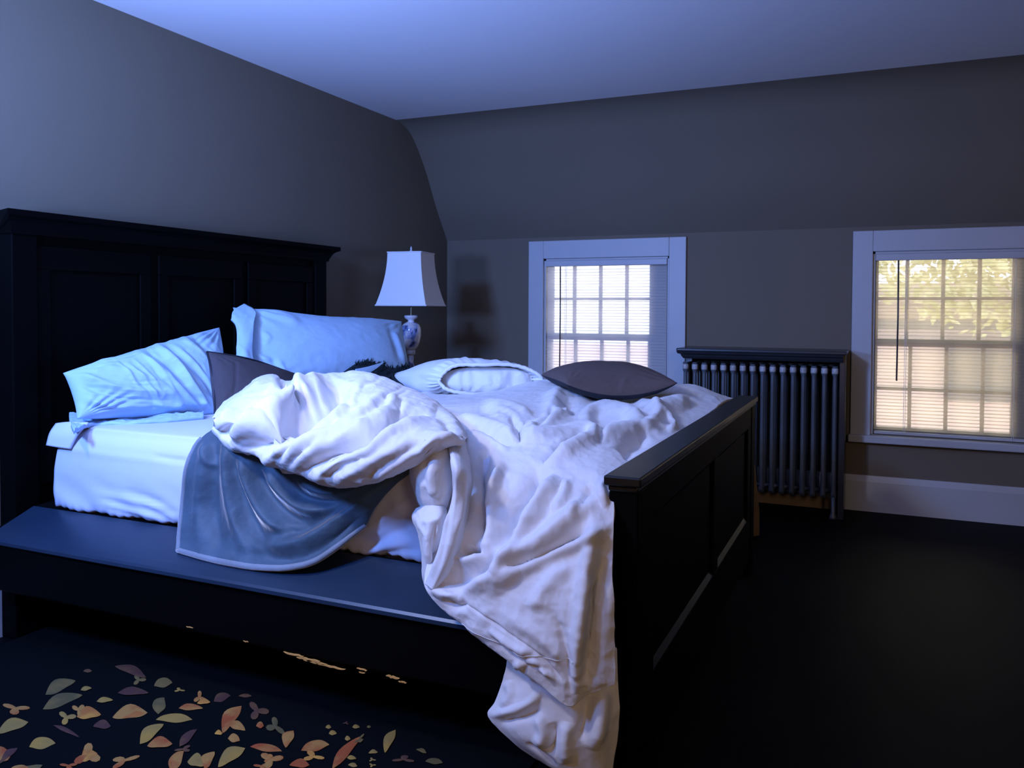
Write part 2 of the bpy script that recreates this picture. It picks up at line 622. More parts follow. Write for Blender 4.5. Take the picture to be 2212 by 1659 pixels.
# ------------------------------------------------------------------ windows
def window(num, x0, x1, lab):
    w = empty('window_%d' % num, ((x0 + x1) / 2, D, ZB))
    struct(w)
    cw = 0.103
    # casing
    c = MB()
    y0, y1 = D - 0.022, D
    c.box(x0 - cw, x0, y0, y1, ZB - .05, ZT + .115)
    c.box(x1, x1 + cw, y0, y1, ZB - .05, ZT + .115)
    c.box(x0, x1, y0, y1, ZT, ZT + .115)
    c.build('casing', M['trim'], w, 0.004)
    s_ = MB()
    s_.box(x0 - cw - .01, x1 + cw + .01, D - .055, D + .10, ZB - .045, ZB - 0.004)
    s_.build('sill', M['trim'], w, 0.006)
    # jamb lining
    j = MB()
    j.box(x0, x0 + .012, D, D + TH, ZB, ZT)
    j.box(x1 - .012, x1, D, D + TH, ZB, ZT)
    j.box(x0, x1, D, D + TH, ZT - .012, ZT)
    j.build('jamb', M['trim'], w)
    # sashes
    gx0, gx1 = x0 + 0.03, x0 + 0.675
    ym = D + 0.050
    zs = (0.455, 0.68, 0.935, 1.18, 1.405)
    mun = [gx0 + t for t in (.145, .322, .495)]
    for which, (za, zb, zm, yy) in enumerate(((0.935, ZT - .012, 1.18, ym + .03), (ZB, 0.955, 0.68, ym))):
        m_ = MB()
        top_in = zb - (0.022 if which == 0 else 0.04)
        bot_in = za + (0.02 if which == 0 else 0.035)
        m_.box(x0 + .012, gx0, yy, yy + .03, za, zb)
        m_.box(gx1, x1 - .012, yy, yy + .03, za, zb)
        m_.box(gx0, gx1, yy, yy + .03, top_in, zb)
        m_.box(gx0, gx1, yy, yy + .03, za, bot_in)
        dx = 0.0 if which == 0 else 0.02
        for q in mun:
            m_.box(q - .0095 + dx, q + .0095 + dx, yy + .004, yy + .026, bot_in, top_in)
        m_.box(gx0, gx1, yy + .004, yy + .026, zm - .0085, zm + .0085)
        sash = m_.build('sash', M['frame_out'], w)
        p_ = MB()
        p_.box(gx0, gx1, yy + .012, yy + .016, bot_in, top_in)
        gp = p_.build('glass', M['glass'], None)
        gp.parent = sash
    if num == 2:
        l = MB()
        l.lathe((bx(2048), D - .022 - .012, 0.40), [(.004, -.006), (.009, 0), (.009, .008), (.005, .012)], 16, axis='y')
        l.build('catch_knob', M['nickel'], w, smooth=True)
    # blind: a thing hung inside the opening
    bl = empty('window_blind', ((x0 + x1) / 2, D + .02, ZT))
    tag(bl, lab, 'window blind')
    h = MB()
    h.box(x0 + .014, x1 - .014, D - .012, D + .03, ZT - .050, ZT - .013)
    h.build('headrail', M['trim'], bl, 0.004)
    sl = MB()
    pitch = 0.0185
    z = ZT - .062
    k = 0
    while z > ZB + .035:
        tilt = math.radians(63 + random.uniform(-2.5, 2.5))
        hw = 0.0125
        segs_ = 4
        sag_ = random.uniform(-.0006, .0006)
        pts = []
        for t in range(segs_ + 1):
            a = -1 + 2 * t / segs_
            bow = 0.0022 * (1 - a * a)
            yy = a * hw * math.cos(tilt) - bow * math.sin(tilt)
            zz = a * hw * math.sin(tilt) + bow * math.cos(tilt)
            pts.append((yy, zz))
        vv = [(x0 + .018, D + .012 + p[0], z + p[1] + sag_) for p in pts] + [(x1 - .018, D + .012 + p[0], z + p[1] - sag_) for p in pts]
        nn = segs_ + 1
        sl.add(vv, [(i, i + 1, nn + i + 1, nn + i) for i in range(segs_)])
        z -= pitch
        k += 1
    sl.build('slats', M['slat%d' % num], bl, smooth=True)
    br = MB()
    br.box(x0 + .018, x1 - .018, D, D + .024, ZB + .002, ZB + .018)
    br.build('bottom_rail', M['trim'], bl, 0.003)
    wn = MB()
    wx = bx(1212) if num == 1 else bx(1939)
    wz = Yp(1212, 795, D)[2] if num == 1 else Yp(1939, 822, D)[2]
    wn.tube([(wx, D - .018, ZT - .05), (wx + .002, D - .02, (ZT + wz) / 2), (wx, D - .02, wz)], .0045, 8)
    wn.build('tilt_wand', M['wand'], bl, smooth=True)
    cols = (bx(1223),) if num == 1 else (bx(1957), bx(2192))
    for cx in cols:
        for sgn in (-1, 1):
            cd = MB()
            cd.tube([(cx + sgn * .004, D - .008, ZT - .05), (cx + sgn * .004, D - .008, ZB + .01)], .0011, 6)
            cd.build('ladder_cord', M['cord'], bl)
    return w


window(1, *OPEN1, 'white slatted blind in the window behind the brown cushion, left of the radiator')
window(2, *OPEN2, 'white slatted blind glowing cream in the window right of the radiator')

# unseen window casings added on the solid near wall; they admit no light
for num, x0, x1 in ((3, -2.0, -1.1), (4, -0.75, 0.05)):
    w = empty('window_%d' % num, ((x0 + x1) / 2, NY, 1.0))
    struct(w)
    c = MB()
    z0, z1 = 1.0, 2.0
    for a in ((x0 - .1, x0, z0 - .1, z1 + .1), (x1, x1 + .1, z0 - .1, z1 + .1), (x0, x1, z1, z1 + .1), (x0, x1, z0 - .1, z0)):
        c.box(a[0], a[1], NY, NY + .025, a[2], a[3])
    c.box((x0 + x1) / 2 - .012, (x0 + x1) / 2 + .012, NY, NY + .02, z0, z1)
    c.box(x0, x1, NY, NY + .02, (z0 + z1) / 2 - .015, (z0 + z1) / 2 + .015)
    c.build('casing', M['trim'], w)

# ------------------------------------------------------------------ outside the back windows
sid = mat('pink beige siding', (0.85, 0.68, 0.62), 0.8, 0.2, (2, 0.05))
sidg = mat('grey roof shingle', (0.20, 0.21, 0.22), 0.8, 0.2, (8, 0.2))
leafm = mat('garden foliage', (0.85, 0.80, 0.42), 0.8, 0.2, (5, 0.35))
hb = empty('neighbouring_house', (1.0, 9.5, -3))
tag(hb, 'pale pink house seen dimly through the blinds outside', 'house')
t = MB()
for k in range(22):
    z = -3 + k * .2
    t.prism([(0, 0), (-.03, 0), (0, .2)], lambda p: (-1.6, 9.4 + p[0], z + p[1]), lambda p: (3.6, 9.4 + p[0], z + p[1]))
t.box(-1.6, 3.6, 9.4, 13, -3, 0.95)
t.build('siding', sid, hb)
t = MB()
t.prism([(9.1, .93), (13.2, .93), (13.2, 1.05), (11.1, 1.20), (9.1, 1.0)], lambda p: (-1.8, p[0], p[1]), lambda p: (3.8, p[0], p[1]))
t.build('roof', sidg, hb)
t = MB()
t.box(.62, 1.5, 9.30, 9.39, .22, .78)
t.build('window', sidg, hb)


t = MB()
t.box(-5.2, -1.85, 8.9, 9.1, -3, .66)
t.box(-5.25, -1.83, 8.86, 9.14, .66, .72)
gw = t.build('garden_wall', sid, None)
tag(gw, 'pale pink garden wall dimly seen through the lower panes of the left window', 'wall')
tre = empty('garden_tree', (1.4, 8.2, -3))
tag(tre, 'yellow-green tree glowing through the upper panes of the right window', 'tree')
t = MB()
t.lathe((1.4, 8.2, 0), [(.16, -3), (.12, -1), (.10, 1.2), (.03, 2.2)], 12)
t.build('trunk', M['tan'], tre, smooth=True)
t = MB()
rt = random.Random(3)
for k in range(7000):
    a_, b2, r_ = rt.uniform(0, 6.283), rt.uniform(-1, 1), rt.random() ** .4
    c3 = np.array([1.3, 8.3, 2.0]) + np.array([1.75 * math.cos(a_) * math.sqrt(1 - b2 * b2), .8 * math.sin(a_) * math.sqrt(1 - b2 * b2), 1.15 * b2]) * r_
    e1 = np.array([rt.uniform(-1, 1), rt.uniform(-1, 1), rt.uniform(-1, 1)])
    e1 /= np.linalg.norm(e1)
    e2 = np.cross(e1, [rt.uniform(-1, 1), rt.uniform(-1, 1), .7])
    e2 /= np.linalg.norm(e2) + 1e-6
    t.add([c3 - e1 * .06, c3 + e2 * .03, c3 + e1 * .06, c3 - e2 * .03], [(0, 1, 2, 3)])
fo = t.build('foliage', leafm, tre)
fo['kind'] = 'stuff'


# ================================================================== BED
FBX0, FBX1 = -0.551, -0.474          # footboard cap (inner, outer x)
bed = empty('bed_frame', (-1.6, 2.8, 0))
tag(bed, 'large black wooden bed with tall panelled headboard and lower footboard', 'bed')

# headboard
hx = LX + 0.015
HY0, HY1 = 1.808, 3.51
hbz = 1.428
t = MB()
t.box(hx, hx + .055, HY0 + .02, HY1 - .02, .0, hbz - .02)
hb_ = t.build('headboard', M['blackmatte'], bed, 0.003)


def sub(o, parent):
    o.parent = parent          # a part sits at the world origin of its thing's frame already
    return o


for yy in (HY0 + .005, HY1 - .095):
    t = MB()
    t.box(hx, hx + .075, yy, yy + .09, 0, hbz - .03)
    sub(t.build('headboard_post', M['blackmatte'], None, 0.004), hb_)
t = MB()
for a, b_ in ((HY0 + .10, HY0 + .58), (HY0 + .62, HY0 + 1.09), (HY0 + 1.13, HY1 - .10)):
    t.box(hx + .055, hx + .066, a, b_, 1.24, 1.32)
    t.box(hx + .055, hx + .066, a, a + .05, .5, 1.24)
    t.box(hx + .055, hx + .066, b_ - .05, b_, .5, 1.24)
sub(t.build('panel_frame', M['blackmatte'], None, 0.003), hb_)
t = MB()
crown = [(0, hbz - .075), (.082, hbz - .075), (.086, hbz - .060), (.092, hbz - .050), (.100, hbz - .036), (.112, hbz - .026), (.122, hbz - .022),
         (.128, hbz - .018), (.128, hbz), (0, hbz)]
t.prism(crown, lambda p: (hx + p[0], HY0 - (p[0] - .08) * .9 if p[0] > .08 else HY0, p[1]),
        lambda p: (hx + p[0], HY1 + (p[0] - .08) * .9 if p[0] > .08 else HY1, p[1]))
sub(t.build('crown_moulding', M['blackmatte'], None), hb_)

# footboard
FY0, FY1 = 1.765, 3.65
fz = 0.742
t = MB()
t.box(FBX0 + .022, FBX1 - .022, FY0 + .02, FY1 - .02, .06, fz - .02)
ft = t.build('footboard', M['blackmatte'], bed, 0.003)
t = MB()
t.box(FBX0 - .004, FBX1 + .004, FY0 - .015, FY1 + .015, fz - .022, fz)
t.box(FBX0 + .004, FBX1 - .004, FY0 - .006, FY1 + .006, fz - .036, fz - .022)
sub(t.build('footboard_cap', M['black'], None, 0.004), ft)
for yy in (FY0, FY1 - .09):
    t = MB()
    t.box(FBX0 + .004, FBX1 - .006, yy, yy + .09, 0, fz - .036)
    sub(t.build('footboard_post', M['blackmatte'], None, 0.004), ft)
t = MB()
xo = FBX1 - .022
t.box(xo, xo + .012, FY0 + .09, FY1 - .09, fz - .12, fz - .036)
t.box(xo, xo + .012, FY0 + .09, FY1 - .09, .06, .24)
for yy in (FY0 + .09, 2.72, FY1 - .17):
    t.box(xo, xo + .012, yy, yy + .08, .24, fz - .12)
sub(t.build('rail_and_stile_frame', M['blackmatte'], None, 0.003), ft)
t = MB()
for a, b_ in ((FY0 + .17, 2.72), (2.80, FY1 - .17)):
    t.prism([(0, 0), (.010, 0), (0, .016)], lambda p: (xo + p[0], a, .24 + p[1]), lambda p: (xo + p[0], b_, .24 + p[1]))
    t.prism([(0, 0), (.010, 0), (0, -.016)], lambda p: (xo + p[0], a, fz - .12 + p[1]), lambda p: (xo + p[0], b_, fz - .12 + p[1]))
sub(t.build('panel_moulding', M['black'], None), ft)

# side rails with broad sloping ledge
for side in (0, 1):
    pf = [(1.885, .437), (1.73, .376), (1.715, .366), (1.712, .352), (1.72, .345), (1.722, .21), (1.73, .20), (1.76, .20), (1.77, .30), (1.885, .30)]
    if side:
        pf = [(2 * 2.70 - p[0], p[1]) for p in pf]
    t = MB()
    t.prism(pf, lambda p: (hx + .06, p[0], p[1]), lambda p: (FBX0 + .02, p[0], p[1]))
    rl = t.build('side_rail', M['blackmatte'], bed, 0.002)
    if side == 0:
        front_rail = rl
        t = MB()
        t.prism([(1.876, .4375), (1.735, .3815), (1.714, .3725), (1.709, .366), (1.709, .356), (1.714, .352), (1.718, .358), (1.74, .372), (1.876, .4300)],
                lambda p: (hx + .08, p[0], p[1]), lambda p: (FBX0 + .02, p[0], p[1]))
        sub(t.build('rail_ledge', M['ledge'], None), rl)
# chipped bare wood along the lower edge of the near rail
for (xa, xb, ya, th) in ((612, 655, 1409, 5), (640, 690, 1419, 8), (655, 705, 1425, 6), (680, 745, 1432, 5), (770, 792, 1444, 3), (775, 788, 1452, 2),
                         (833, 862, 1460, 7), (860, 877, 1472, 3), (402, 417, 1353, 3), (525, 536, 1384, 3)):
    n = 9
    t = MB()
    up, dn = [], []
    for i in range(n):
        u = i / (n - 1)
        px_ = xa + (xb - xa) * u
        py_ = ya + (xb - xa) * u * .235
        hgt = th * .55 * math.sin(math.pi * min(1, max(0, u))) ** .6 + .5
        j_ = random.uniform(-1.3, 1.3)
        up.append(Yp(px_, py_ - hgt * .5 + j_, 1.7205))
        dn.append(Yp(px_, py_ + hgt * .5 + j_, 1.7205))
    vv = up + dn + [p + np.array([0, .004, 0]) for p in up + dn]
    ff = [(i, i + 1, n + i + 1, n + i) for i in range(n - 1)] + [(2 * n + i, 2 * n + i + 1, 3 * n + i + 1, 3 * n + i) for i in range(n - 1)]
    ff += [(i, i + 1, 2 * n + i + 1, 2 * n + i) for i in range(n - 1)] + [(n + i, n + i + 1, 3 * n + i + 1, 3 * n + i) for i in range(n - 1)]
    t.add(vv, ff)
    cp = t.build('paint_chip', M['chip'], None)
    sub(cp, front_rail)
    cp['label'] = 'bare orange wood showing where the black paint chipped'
# slats platform
t = MB()
t.box(hx + .06, FBX0 + .02, 1.885, 2 * 2.70 - 1.885, .40, .435)
t.build('platform', M['black'], bed)

# ------------------------------------------------------------------ mattress with fitted sheet
MX0, MX1, MY0, MY1, MZ0, MZ1 = -2.50, FBX0 - .004, 1.875, 3.50, .437, .712
nr, nc = 90, 200


def mattress_grid():
    s_ = np.linspace(0, 1, nr)
    path = []
    r = .055
    for q in s_:       # near bottom -> up the side -> over the top -> down the far side
        path.append(q)
    prof = [(MY0 + .03, MZ0), (MY0 + .004, MZ0 + .012), (MY0, MZ0 + .06), (MY0 - .004, MZ0 + .13), (MY0, MZ1 - .075), (MY0 + .012, MZ1 - .035), (MY0 + .045, MZ1 - .010),
            (MY0 + .11, MZ1), (MY0 + .5, MZ1), (MY0 + 1.3, MZ1), (MY1 - .1, MZ1), (MY1 - .02, MZ1 - .04), (MY1, MZ1 - .15), (MY1 - .02, MZ0)]
    pr = catmull(np.array(prof), nr)
    xs = np.linspace(MX0, MX1, nc)
    G = np.zeros((nr, nc, 3))
    G[..., 0] = xs[None, :]
    G[..., 1] = pr[:, 0][:, None]
    G[..., 2] = pr[:, 1][:, None]
    # rounded headward end
    e = np.clip((xs - MX0) / .05, 0, 1)
    e = np.sqrt(1 - (1 - e) ** 2)
    G[..., 2] = MZ0 + (G[..., 2] - MZ0) * (.72 + .28 * e)[None, :]
    return G


G = mattress_grid()
N = toward_cam(G, normals(G))
side_w = np.clip((MZ0 + .14 - G[..., 2]) / .12, 0, 1) * (G[..., 1] < 2.2)
X = G[..., 0]
# gathered elastic hem: diagonal pulls near the bottom
d = .0035 * np.sin((X * 34 + G[..., 2] * 60) + 3 * vnoise(G, 3.0, 5)) * side_w
d += .0025 * np.sin(X * 150 + 5 * vnoise(G, 8.0, 6)) * np.clip((MZ0 + .035 - G[..., 2]) / .03, 0, 1) * (G[..., 1] < 2.2)
d += .003 * vnoise(G * np.array([2, 6, 10]), 1.5, 8)
G = G + N * d[..., None]
G = strokes(G, N, [
    ([(205, 1062), (300, 1085), (388, 1100)], .006, 7), ([(250, 1055), (330, 1080), (390, 1108)], -.005, 6),
    ([(215, 1085), (290, 1105), (350, 1122)], .006, 5), ([(300, 1075), (345, 1100), (385, 1125)], .006, 6),
    ([(120, 965), (250, 985), (405, 1003)], .003, 8), ([(330, 985), (370, 992), (410, 996)], -.005, 5),
    ([(760, 1170), (830, 1120), (900, 1070)], .008, 9), ([(780, 1190), (850, 1150), (910, 1120)], -.007, 8),
    ([(720, 1185), (790, 1190), (905, 1165)], .006, 8), ([(800, 1200), (860, 1190), (912, 1190)], -.005, 5),
    ([(840, 1060), (870, 1110), (900, 1160)], .006, 9)])
mb_ = MB()
sheet_mesh(G, .012, mb_, N)
# mattress core closes the shape
mb_.box(MX0 + .01, MX1 - .01, MY0 + .03, MY1 - .03, MZ0 + .002, MZ1 - .03)
mt = mb_.build('mattress', M['sheet'], None, smooth=True)
tag(mt, 'thick mattress in a pale fitted sheet with gathered lower edge', 'mattress')
# raised sheet corner at the headboard end (pale lip)
gg = []
for (pa, pb_) in (((190, 912), (150, 970)), ((150, 911), (122, 966)), ((120, 914), (99, 962))):
    gg.append([Yp(pa[0], pa[1], 1.90), Yp((pa[0] + pb_[0]) / 2 - 3, (pa[1] + pb_[1]) / 2 - 3, 1.872), Yp(pb_[0], pb_[1], 1.862)])
G = grid_from_rows(gg, 12, 20, 3)
mb_ = MB()
sheet_mesh(G, .006, mb_)
lp = mb_.build('sheet_corner', M['sheet'], mt, smooth=True)


# ================================================================== PILLOWS
def pillow(name, corners, thick, m, label, cat='pillow', **kw):
    mb_ = MB()
    top, nrm, P = pillow_mesh(corners, thick, mb_, **kw)
    o = mb_.build(name, m, None, smooth=True)
    weld(o)
    tag(o, label, cat)
    return o, top, nrm, P


# P1: crumpled pillow leaning at the near end of the headboard
S1 = [([(330, 740), (380, 780), (430, 850), (455, 890)], 0.0140, 6), ([(290, 755), (350, 800), (410, 860), (440, 895)], 0.0126, 6),
      ([(350, 735), (400, 775), (450, 830), (470, 870)], -0.0126, 6), ([(310, 750), (365, 790), (420, 855)], -0.0112, 5),
      ([(390, 725), (430, 760), (470, 810)], 0.0112, 6), ([(410, 720), (450, 755), (480, 790)], -0.0084, 5),
      ([(160, 800), (230, 830), (300, 845), (380, 850)], 0.0126, 7), ([(165, 825), (230, 850), (300, 862)], -0.0112, 7),
      ([(180, 860), (240, 875), (330, 880)], 0.0112, 6), ([(150, 840), (175, 870), (230, 890)], -0.0098, 5),
      ([(200, 790), (270, 800), (350, 830), (400, 870)], 0.0084, 7), ([(330, 870), (370, 878), (400, 876)], 0.0140, 6)]
r5 = random.Random(9)
for k in range(16):     # fine parallel pulls in the cloth
    q = k / 15
    x0_, y0_ = 250 + 190 * q + r5.uniform(-8, 8), 778 - 45 * q + r5.uniform(-6, 10)
    ln_ = r5.uniform(.55, 1.0)
    S1.append(([(x0_, y0_), (x0_ + 45 * ln_, y0_ + 42 * ln_), (x0_ + 85 * ln_, y0_ + 98 * ln_)], r5.choice([-.0035, .0035, .0045]), 3.2))
for k in range(9):
    x0_, y0_ = 170 + r5.uniform(0, 60), 815 + k * 8
    S1.append(([(x0_, y0_), (x0_ + 70, y0_ + 8), (x0_ + 150, y0_ + 10)], r5.choice([-.003, .004]), 3.2))
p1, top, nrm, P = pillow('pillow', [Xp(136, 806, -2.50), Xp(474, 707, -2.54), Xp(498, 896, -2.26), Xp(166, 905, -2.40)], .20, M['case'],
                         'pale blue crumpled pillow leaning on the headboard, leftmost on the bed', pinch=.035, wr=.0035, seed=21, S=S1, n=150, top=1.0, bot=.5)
# its open hem lying flat along the bottom
rows = []
for k, (dy, dd) in enumerate(((-12, .0), (0, .02), (10, .035))):
    rows.append([Zp(150, 906 + dy + (8 if k == 2 else 0), .735 - .008 * k), Zp(200, 908 + dy, .733 - .008 * k), Zp(270, 906 + dy * .9, .73 - .006 * k),
                 Zp(360, 902 + dy * .7, .73 - .006 * k), Zp(440, 896 + dy * .6, .73 - .006 * k)])
rows[2][0] = Zp(160, 931, .722)
G = grid_from_rows(rows, 24, 80, 12)
N = toward_cam(G, normals(G))
G = wrinkle(G, N, .006, (26, 26, 26), 31)
mb_ = MB()
sheet_mesh(G, .014, mb_, N)
h1 = mb_.build('pillowcase_hem', M['case'], p1, smooth=True)

# P2: plump pillow standing against the middle of the headboard
S2 = [([(520, 720), (535, 760), (560, 790), (600, 815)], 0.0084, 5), ([(530, 735), (560, 770), (590, 780)], 0.0112, 5),
      ([(528, 755), (560, 785), (600, 800)], -0.0098, 5), ([(535, 775), (570, 800), (610, 812)], 0.0112, 5), ([(600, 775), (612, 800), (615, 822)], 0.0098, 5),
      ([(585, 770), (598, 795), (602, 822)], -0.0084, 5), ([(565, 715), (580, 730), (570, 745)], 0.0084, 5), ([(850, 715), (862, 745), (875, 790)], 0.0112, 5),
      ([(840, 700), (850, 735), (866, 780)], -0.0084, 5), ([(545, 672), (600, 680), (650, 700)], 0.0140, 9), ([(508, 690), (514, 740), (520, 790)], -0.0140, 4)]
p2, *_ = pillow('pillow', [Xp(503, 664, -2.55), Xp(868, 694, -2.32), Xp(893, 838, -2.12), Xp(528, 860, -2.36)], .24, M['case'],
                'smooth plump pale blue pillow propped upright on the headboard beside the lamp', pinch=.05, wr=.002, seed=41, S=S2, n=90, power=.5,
                sag=lambda U, V: -.012 * np.exp(-((U + .05) / .4) ** 2) * (V < 0) * (-V))
# flange at its left end
rows = [[Xp(527, 657, -2.52), Xp(504, 672, -2.50), Xp(500, 688, -2.48)], [Xp(552, 672, -2.46), Xp(524, 690, -2.45), Xp(510, 705, -2.45)],
        [Xp(548, 700, -2.42), Xp(528, 730, -2.40), Xp(512, 735, -2.42)], [Xp(545, 760, -2.36), Xp(528, 770, -2.35), Xp(511, 775, -2.38)],
        [Xp(550, 800, -2.32), Xp(534, 805, -2.32), Xp(518, 806, -2.34)]]
G = grid_from_rows(rows, 60, 24, 3)
N = toward_cam(G, normals(G))
G = wrinkle(G, N, .003, (14, 14, 14), 51)
mb_ = MB()
sheet_mesh(G, .012, mb_, N)
mb_.build('pillowcase_flange', M['case'], p2, smooth=True)

# charcoal cushion between them
c1, *_ = pillow('throw_cushion', [Xp(447, 760, -2.20), Xp(636, 808, -2.13), Xp(628, 915, -1.98), Xp(464, 893, -2.03)], .13, M['greycush'],
                'charcoal square cushion wedged between the two upright pale blue pillows', 'cushion', pinch=.06, wr=.0012, seed=61, n=60,
                S=[([(508, 775), (510, 810), (505, 870)], -.004, 3)])
mb_ = MB()
A_, B_ = Xp(447, 760, -2.20), Xp(464, 893, -2.03)
mid = Xp(463, 825, -2.115)
mb_.tube(catmull(np.array([A_, mid, B_]), 20), .004, 8)
mb_.tube(catmull(np.array([A_, Xp(540, 776, -2.16), Xp(636, 808, -2.13)]), 20), .004, 8)
mb_.build('piping', M['undershade_piping'], c1, smooth=True)

# brown cushion on the duvet in front of the window
Lc, Rc = Zp(1224, 830, .835), Zp(1464, 827, .835)
dirv = Rc - Lc
perp = np.array([-dirv[1], dirv[0], 0.0]) * 1.0


def sag2(U, V):
    return -.05 * np.exp(-(U / .55) ** 2) * np.clip((-V + 1) / 2, 0, 1) ** 3 * 0 - .046 * (1 - U ** 2) * np.clip((1 - V) / 2, 0, 1) ** 4


c2, top, nrm, P = pillow('throw_cushion', [Lc, Rc, Rc + perp, Lc + perp], .15, M['browncush'],
                         'brown satin cushion lying on the duvet in front of the left window', 'cushion', pinch=.04, wr=.0015, seed=71, n=70,
                         sag=sag2, up=(0, 0, 1), top=.95, bot=.75, S=[([(1335, 858), (1344, 835), (1352, 815)], .004, 5)])
# shade under the cushion put into a second, darker material on downward faces
c2.data.materials.append(M['undershade_piping'])
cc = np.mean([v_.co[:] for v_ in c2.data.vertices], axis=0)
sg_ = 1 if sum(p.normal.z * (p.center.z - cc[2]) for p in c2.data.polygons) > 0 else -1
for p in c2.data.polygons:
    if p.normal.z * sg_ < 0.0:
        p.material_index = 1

# P3: open-ended white pillow lying flat: case + filling
a0, a1 = Zp(948, 826, .800), Zp(1172, 826, .795)
b0 = Zp(826, 819, .775)
ax = b0 - a0
n_l, n_a = 60, 96
G = np.zeros((n_l, n_a, 3))
wv = (a1 - a0)
wl_ = np.linalg.norm(wv)
for i in range(n_l):
    t_ = i / (n_l - 1)
    c_ = (a0 + a1) / 2 + ax * t_
    half = wl_ / 2 * (1.0 - .04 * math.sin(math.pi * t_))
    hh = .072 + .030 * math.sin(math.pi * min(1, t_ * 1.15 + .08))
    if t_ > .5:
        hh *= max(0.02, (1 - ((t_ - .5) / .5) ** 2.4)) ** .6
    for j in range(n_a):
        a = 2 * math.pi * j / n_a
        ca, sa = math.cos(a), math.sin(a)
        e_ = .75
        x_ = abs(ca) ** e_ * (1 if ca > 0 else -1)
        z_ = abs(sa) ** .95 * (1 if sa > 0 else -1)
        G[i, j] = c_ + wv / wl_ * half * x_ + np.array([0, 0, hh * (z_ if z_ > 0 else z_ * .72)])
        G[i, j] += wv / wl_ * 0 + np.array([0, 0, .02 * t_ * 0])
N = np.cross(np.gradient(G, axis=1), np.gradient(G, axis=0))
N /= np.linalg.norm(N, axis=-1, keepdims=True) + 1e-12
cen = G.mean(axis=1, keepdims=True)
if ((G - cen) * N).sum(-1).mean() < 0:
    N = -N
tt = np.linspace(0, 1, n_l)[:, None]
aa = np.linspace(0, 2 * math.pi, n_a, endpoint=False)[None, :]
gather = .011 * np.sin(aa * 34 + 3 * vnoise(G, 5, 3)) * np.exp(-((tt - .13) / .09) ** 2) + .004 * vnoise(G, 14, 9)
G = G + N * gather[..., None]
G = G + N * (.009 * vnoise(G * np.array([1, 1, 1.5]), 9, 12) * np.exp(-(tt / .25) ** 2))[..., None]
G = G + (ax / np.linalg.norm(ax)) * (.014 * vnoise(G, 11, 13) * np.exp(-(tt / .12) ** 2))[..., None]
G = strokes(G, N, [([(850, 812), (930, 800), (1010, 790)], .004, 8), ([(880, 830), (930, 850), (960, 868)], .008, 8), ([(900, 815), (940, 830), (958, 842)], -.007, 7)])
mb_ = MB()
V_ = G.reshape(-1, 3)
f = []
for i in range(n_l - 1):
    for j in range(n_a):
        f.append((i * n_a + j, i * n_a + (j + 1) % n_a, (i + 1) * n_a + (j + 1) % n_a, (i + 1) * n_a + j))
f.append(tuple((n_l - 1) * n_a + j for j in range(n_a)))
mb_.add(V_, f)
# thick rolled rim at the mouth
rimpts = [G[0, j % n_a] for j in range(n_a + 1)]
mb_.tube(rimpts, .008, 8)
p3 = mb_.build('pillow', M['whitecase'], None, smooth=True)
md = p3.modifiers.new('thickness', 'SOLIDIFY')
md.thickness = .004
tag(p3, 'white pillow lying flat with the open pillowcase end facing the camera', 'pillow')
# filling pillow seen in the mouth
G2 = np.zeros((26, n_a, 3))
for i in range(26):
    u = i / 25
    rr = math.sin(u * math.pi / 2)
    dep = .030 + .09 * (1 - math.cos(u * math.pi / 2)) - .028
    for j in range(n_a):
        a = 2 * math.pi * j / n_a
        ca, sa = math.cos(a), math.sin(a)
        x_ = abs(ca) ** .7 * (1 if ca > 0 else -1)
        z_ = abs(sa) ** .8 * (1 if sa > 0 else -1)
        G2[i, j] = (a0 + a1) / 2 + ax * (.03 + dep) + wv / wl_ * (wl_ / 2 * .90 * rr * x_ + .018) + np.array([0, 0, rr * (.066 if z_ > 0 else .050) * z_ * 1.0])
G2 = wrinkle(G2, np.broadcast_to(-ax / np.linalg.norm(ax), G2.shape), .009, (16, 16, 4), 15)
mb_ = MB()
f = []
for i in range(25):
    for j in range(n_a):
        f.append((i * n_a + j, i * n_a + (j + 1) % n_a, (i + 1) * n_a + (j + 1) % n_a, (i + 1) * n_a + j))
mb_.add(G2.reshape(-1, 3), f)
mb_.build('filling', M['whitecase'], p3, smooth=True)

# ------------------------------------------------------------------ dark feathery throw between the pillows
mb_ = MB()
rows = [[Xp(738, 806, -2.12), Xp(775, 783, -2.16), Xp(815, 780, -2.18), Xp(850, 792, -2.16), Xp(885, 790, -2.12)],
        [Xp(740, 815, -2.08), Xp(780, 798, -2.10), Xp(815, 796, -2.12), Xp(850, 802, -2.10), Xp(885, 806, -2.06)],
        [Xp(745, 830, -2.0), Xp(780, 822, -2.02), Xp(820, 826, -2.02), Xp(850, 830, -2.0), Xp(885, 830, -1.98)]]
G = grid_from_rows(rows, 20, 50, 10)
N = toward_cam(G, normals(G))
sheet_mesh(G, .03, mb_, N)
fr_ = mb_.build('feathery_throw', M['fur'], None, smooth=True)
tag(fr_, 'dark teal feathery throw crumpled between the plump pillow and the white duvet', 'throw')
mb_ = MB()
r2 = random.Random(4)
for k in range(260):
    i, j = r2.randrange(0, 20), r2.randrange(6, 50)
    p = G[i, j]
    n_ = N[i, j]
    d_ = n_ * r2.uniform(.008, .02) + np.array([r2.uniform(-.015, .015), r2.uniform(-.015, .015), r2.uniform(0, .010)])
    s_ = np.array([r2.uniform(-1, 1), r2.uniform(-1, 1), 0]) * .008
    s2 = np.array([0, 0, .003])
    mb_.add([p - s_, p + s_, p + s2, p + d_], [(0, 1, 3), (1, 2, 3), (2, 0, 3), (0, 2, 1)])
mb_.build('feathery_pile', M['fur'], fr_)
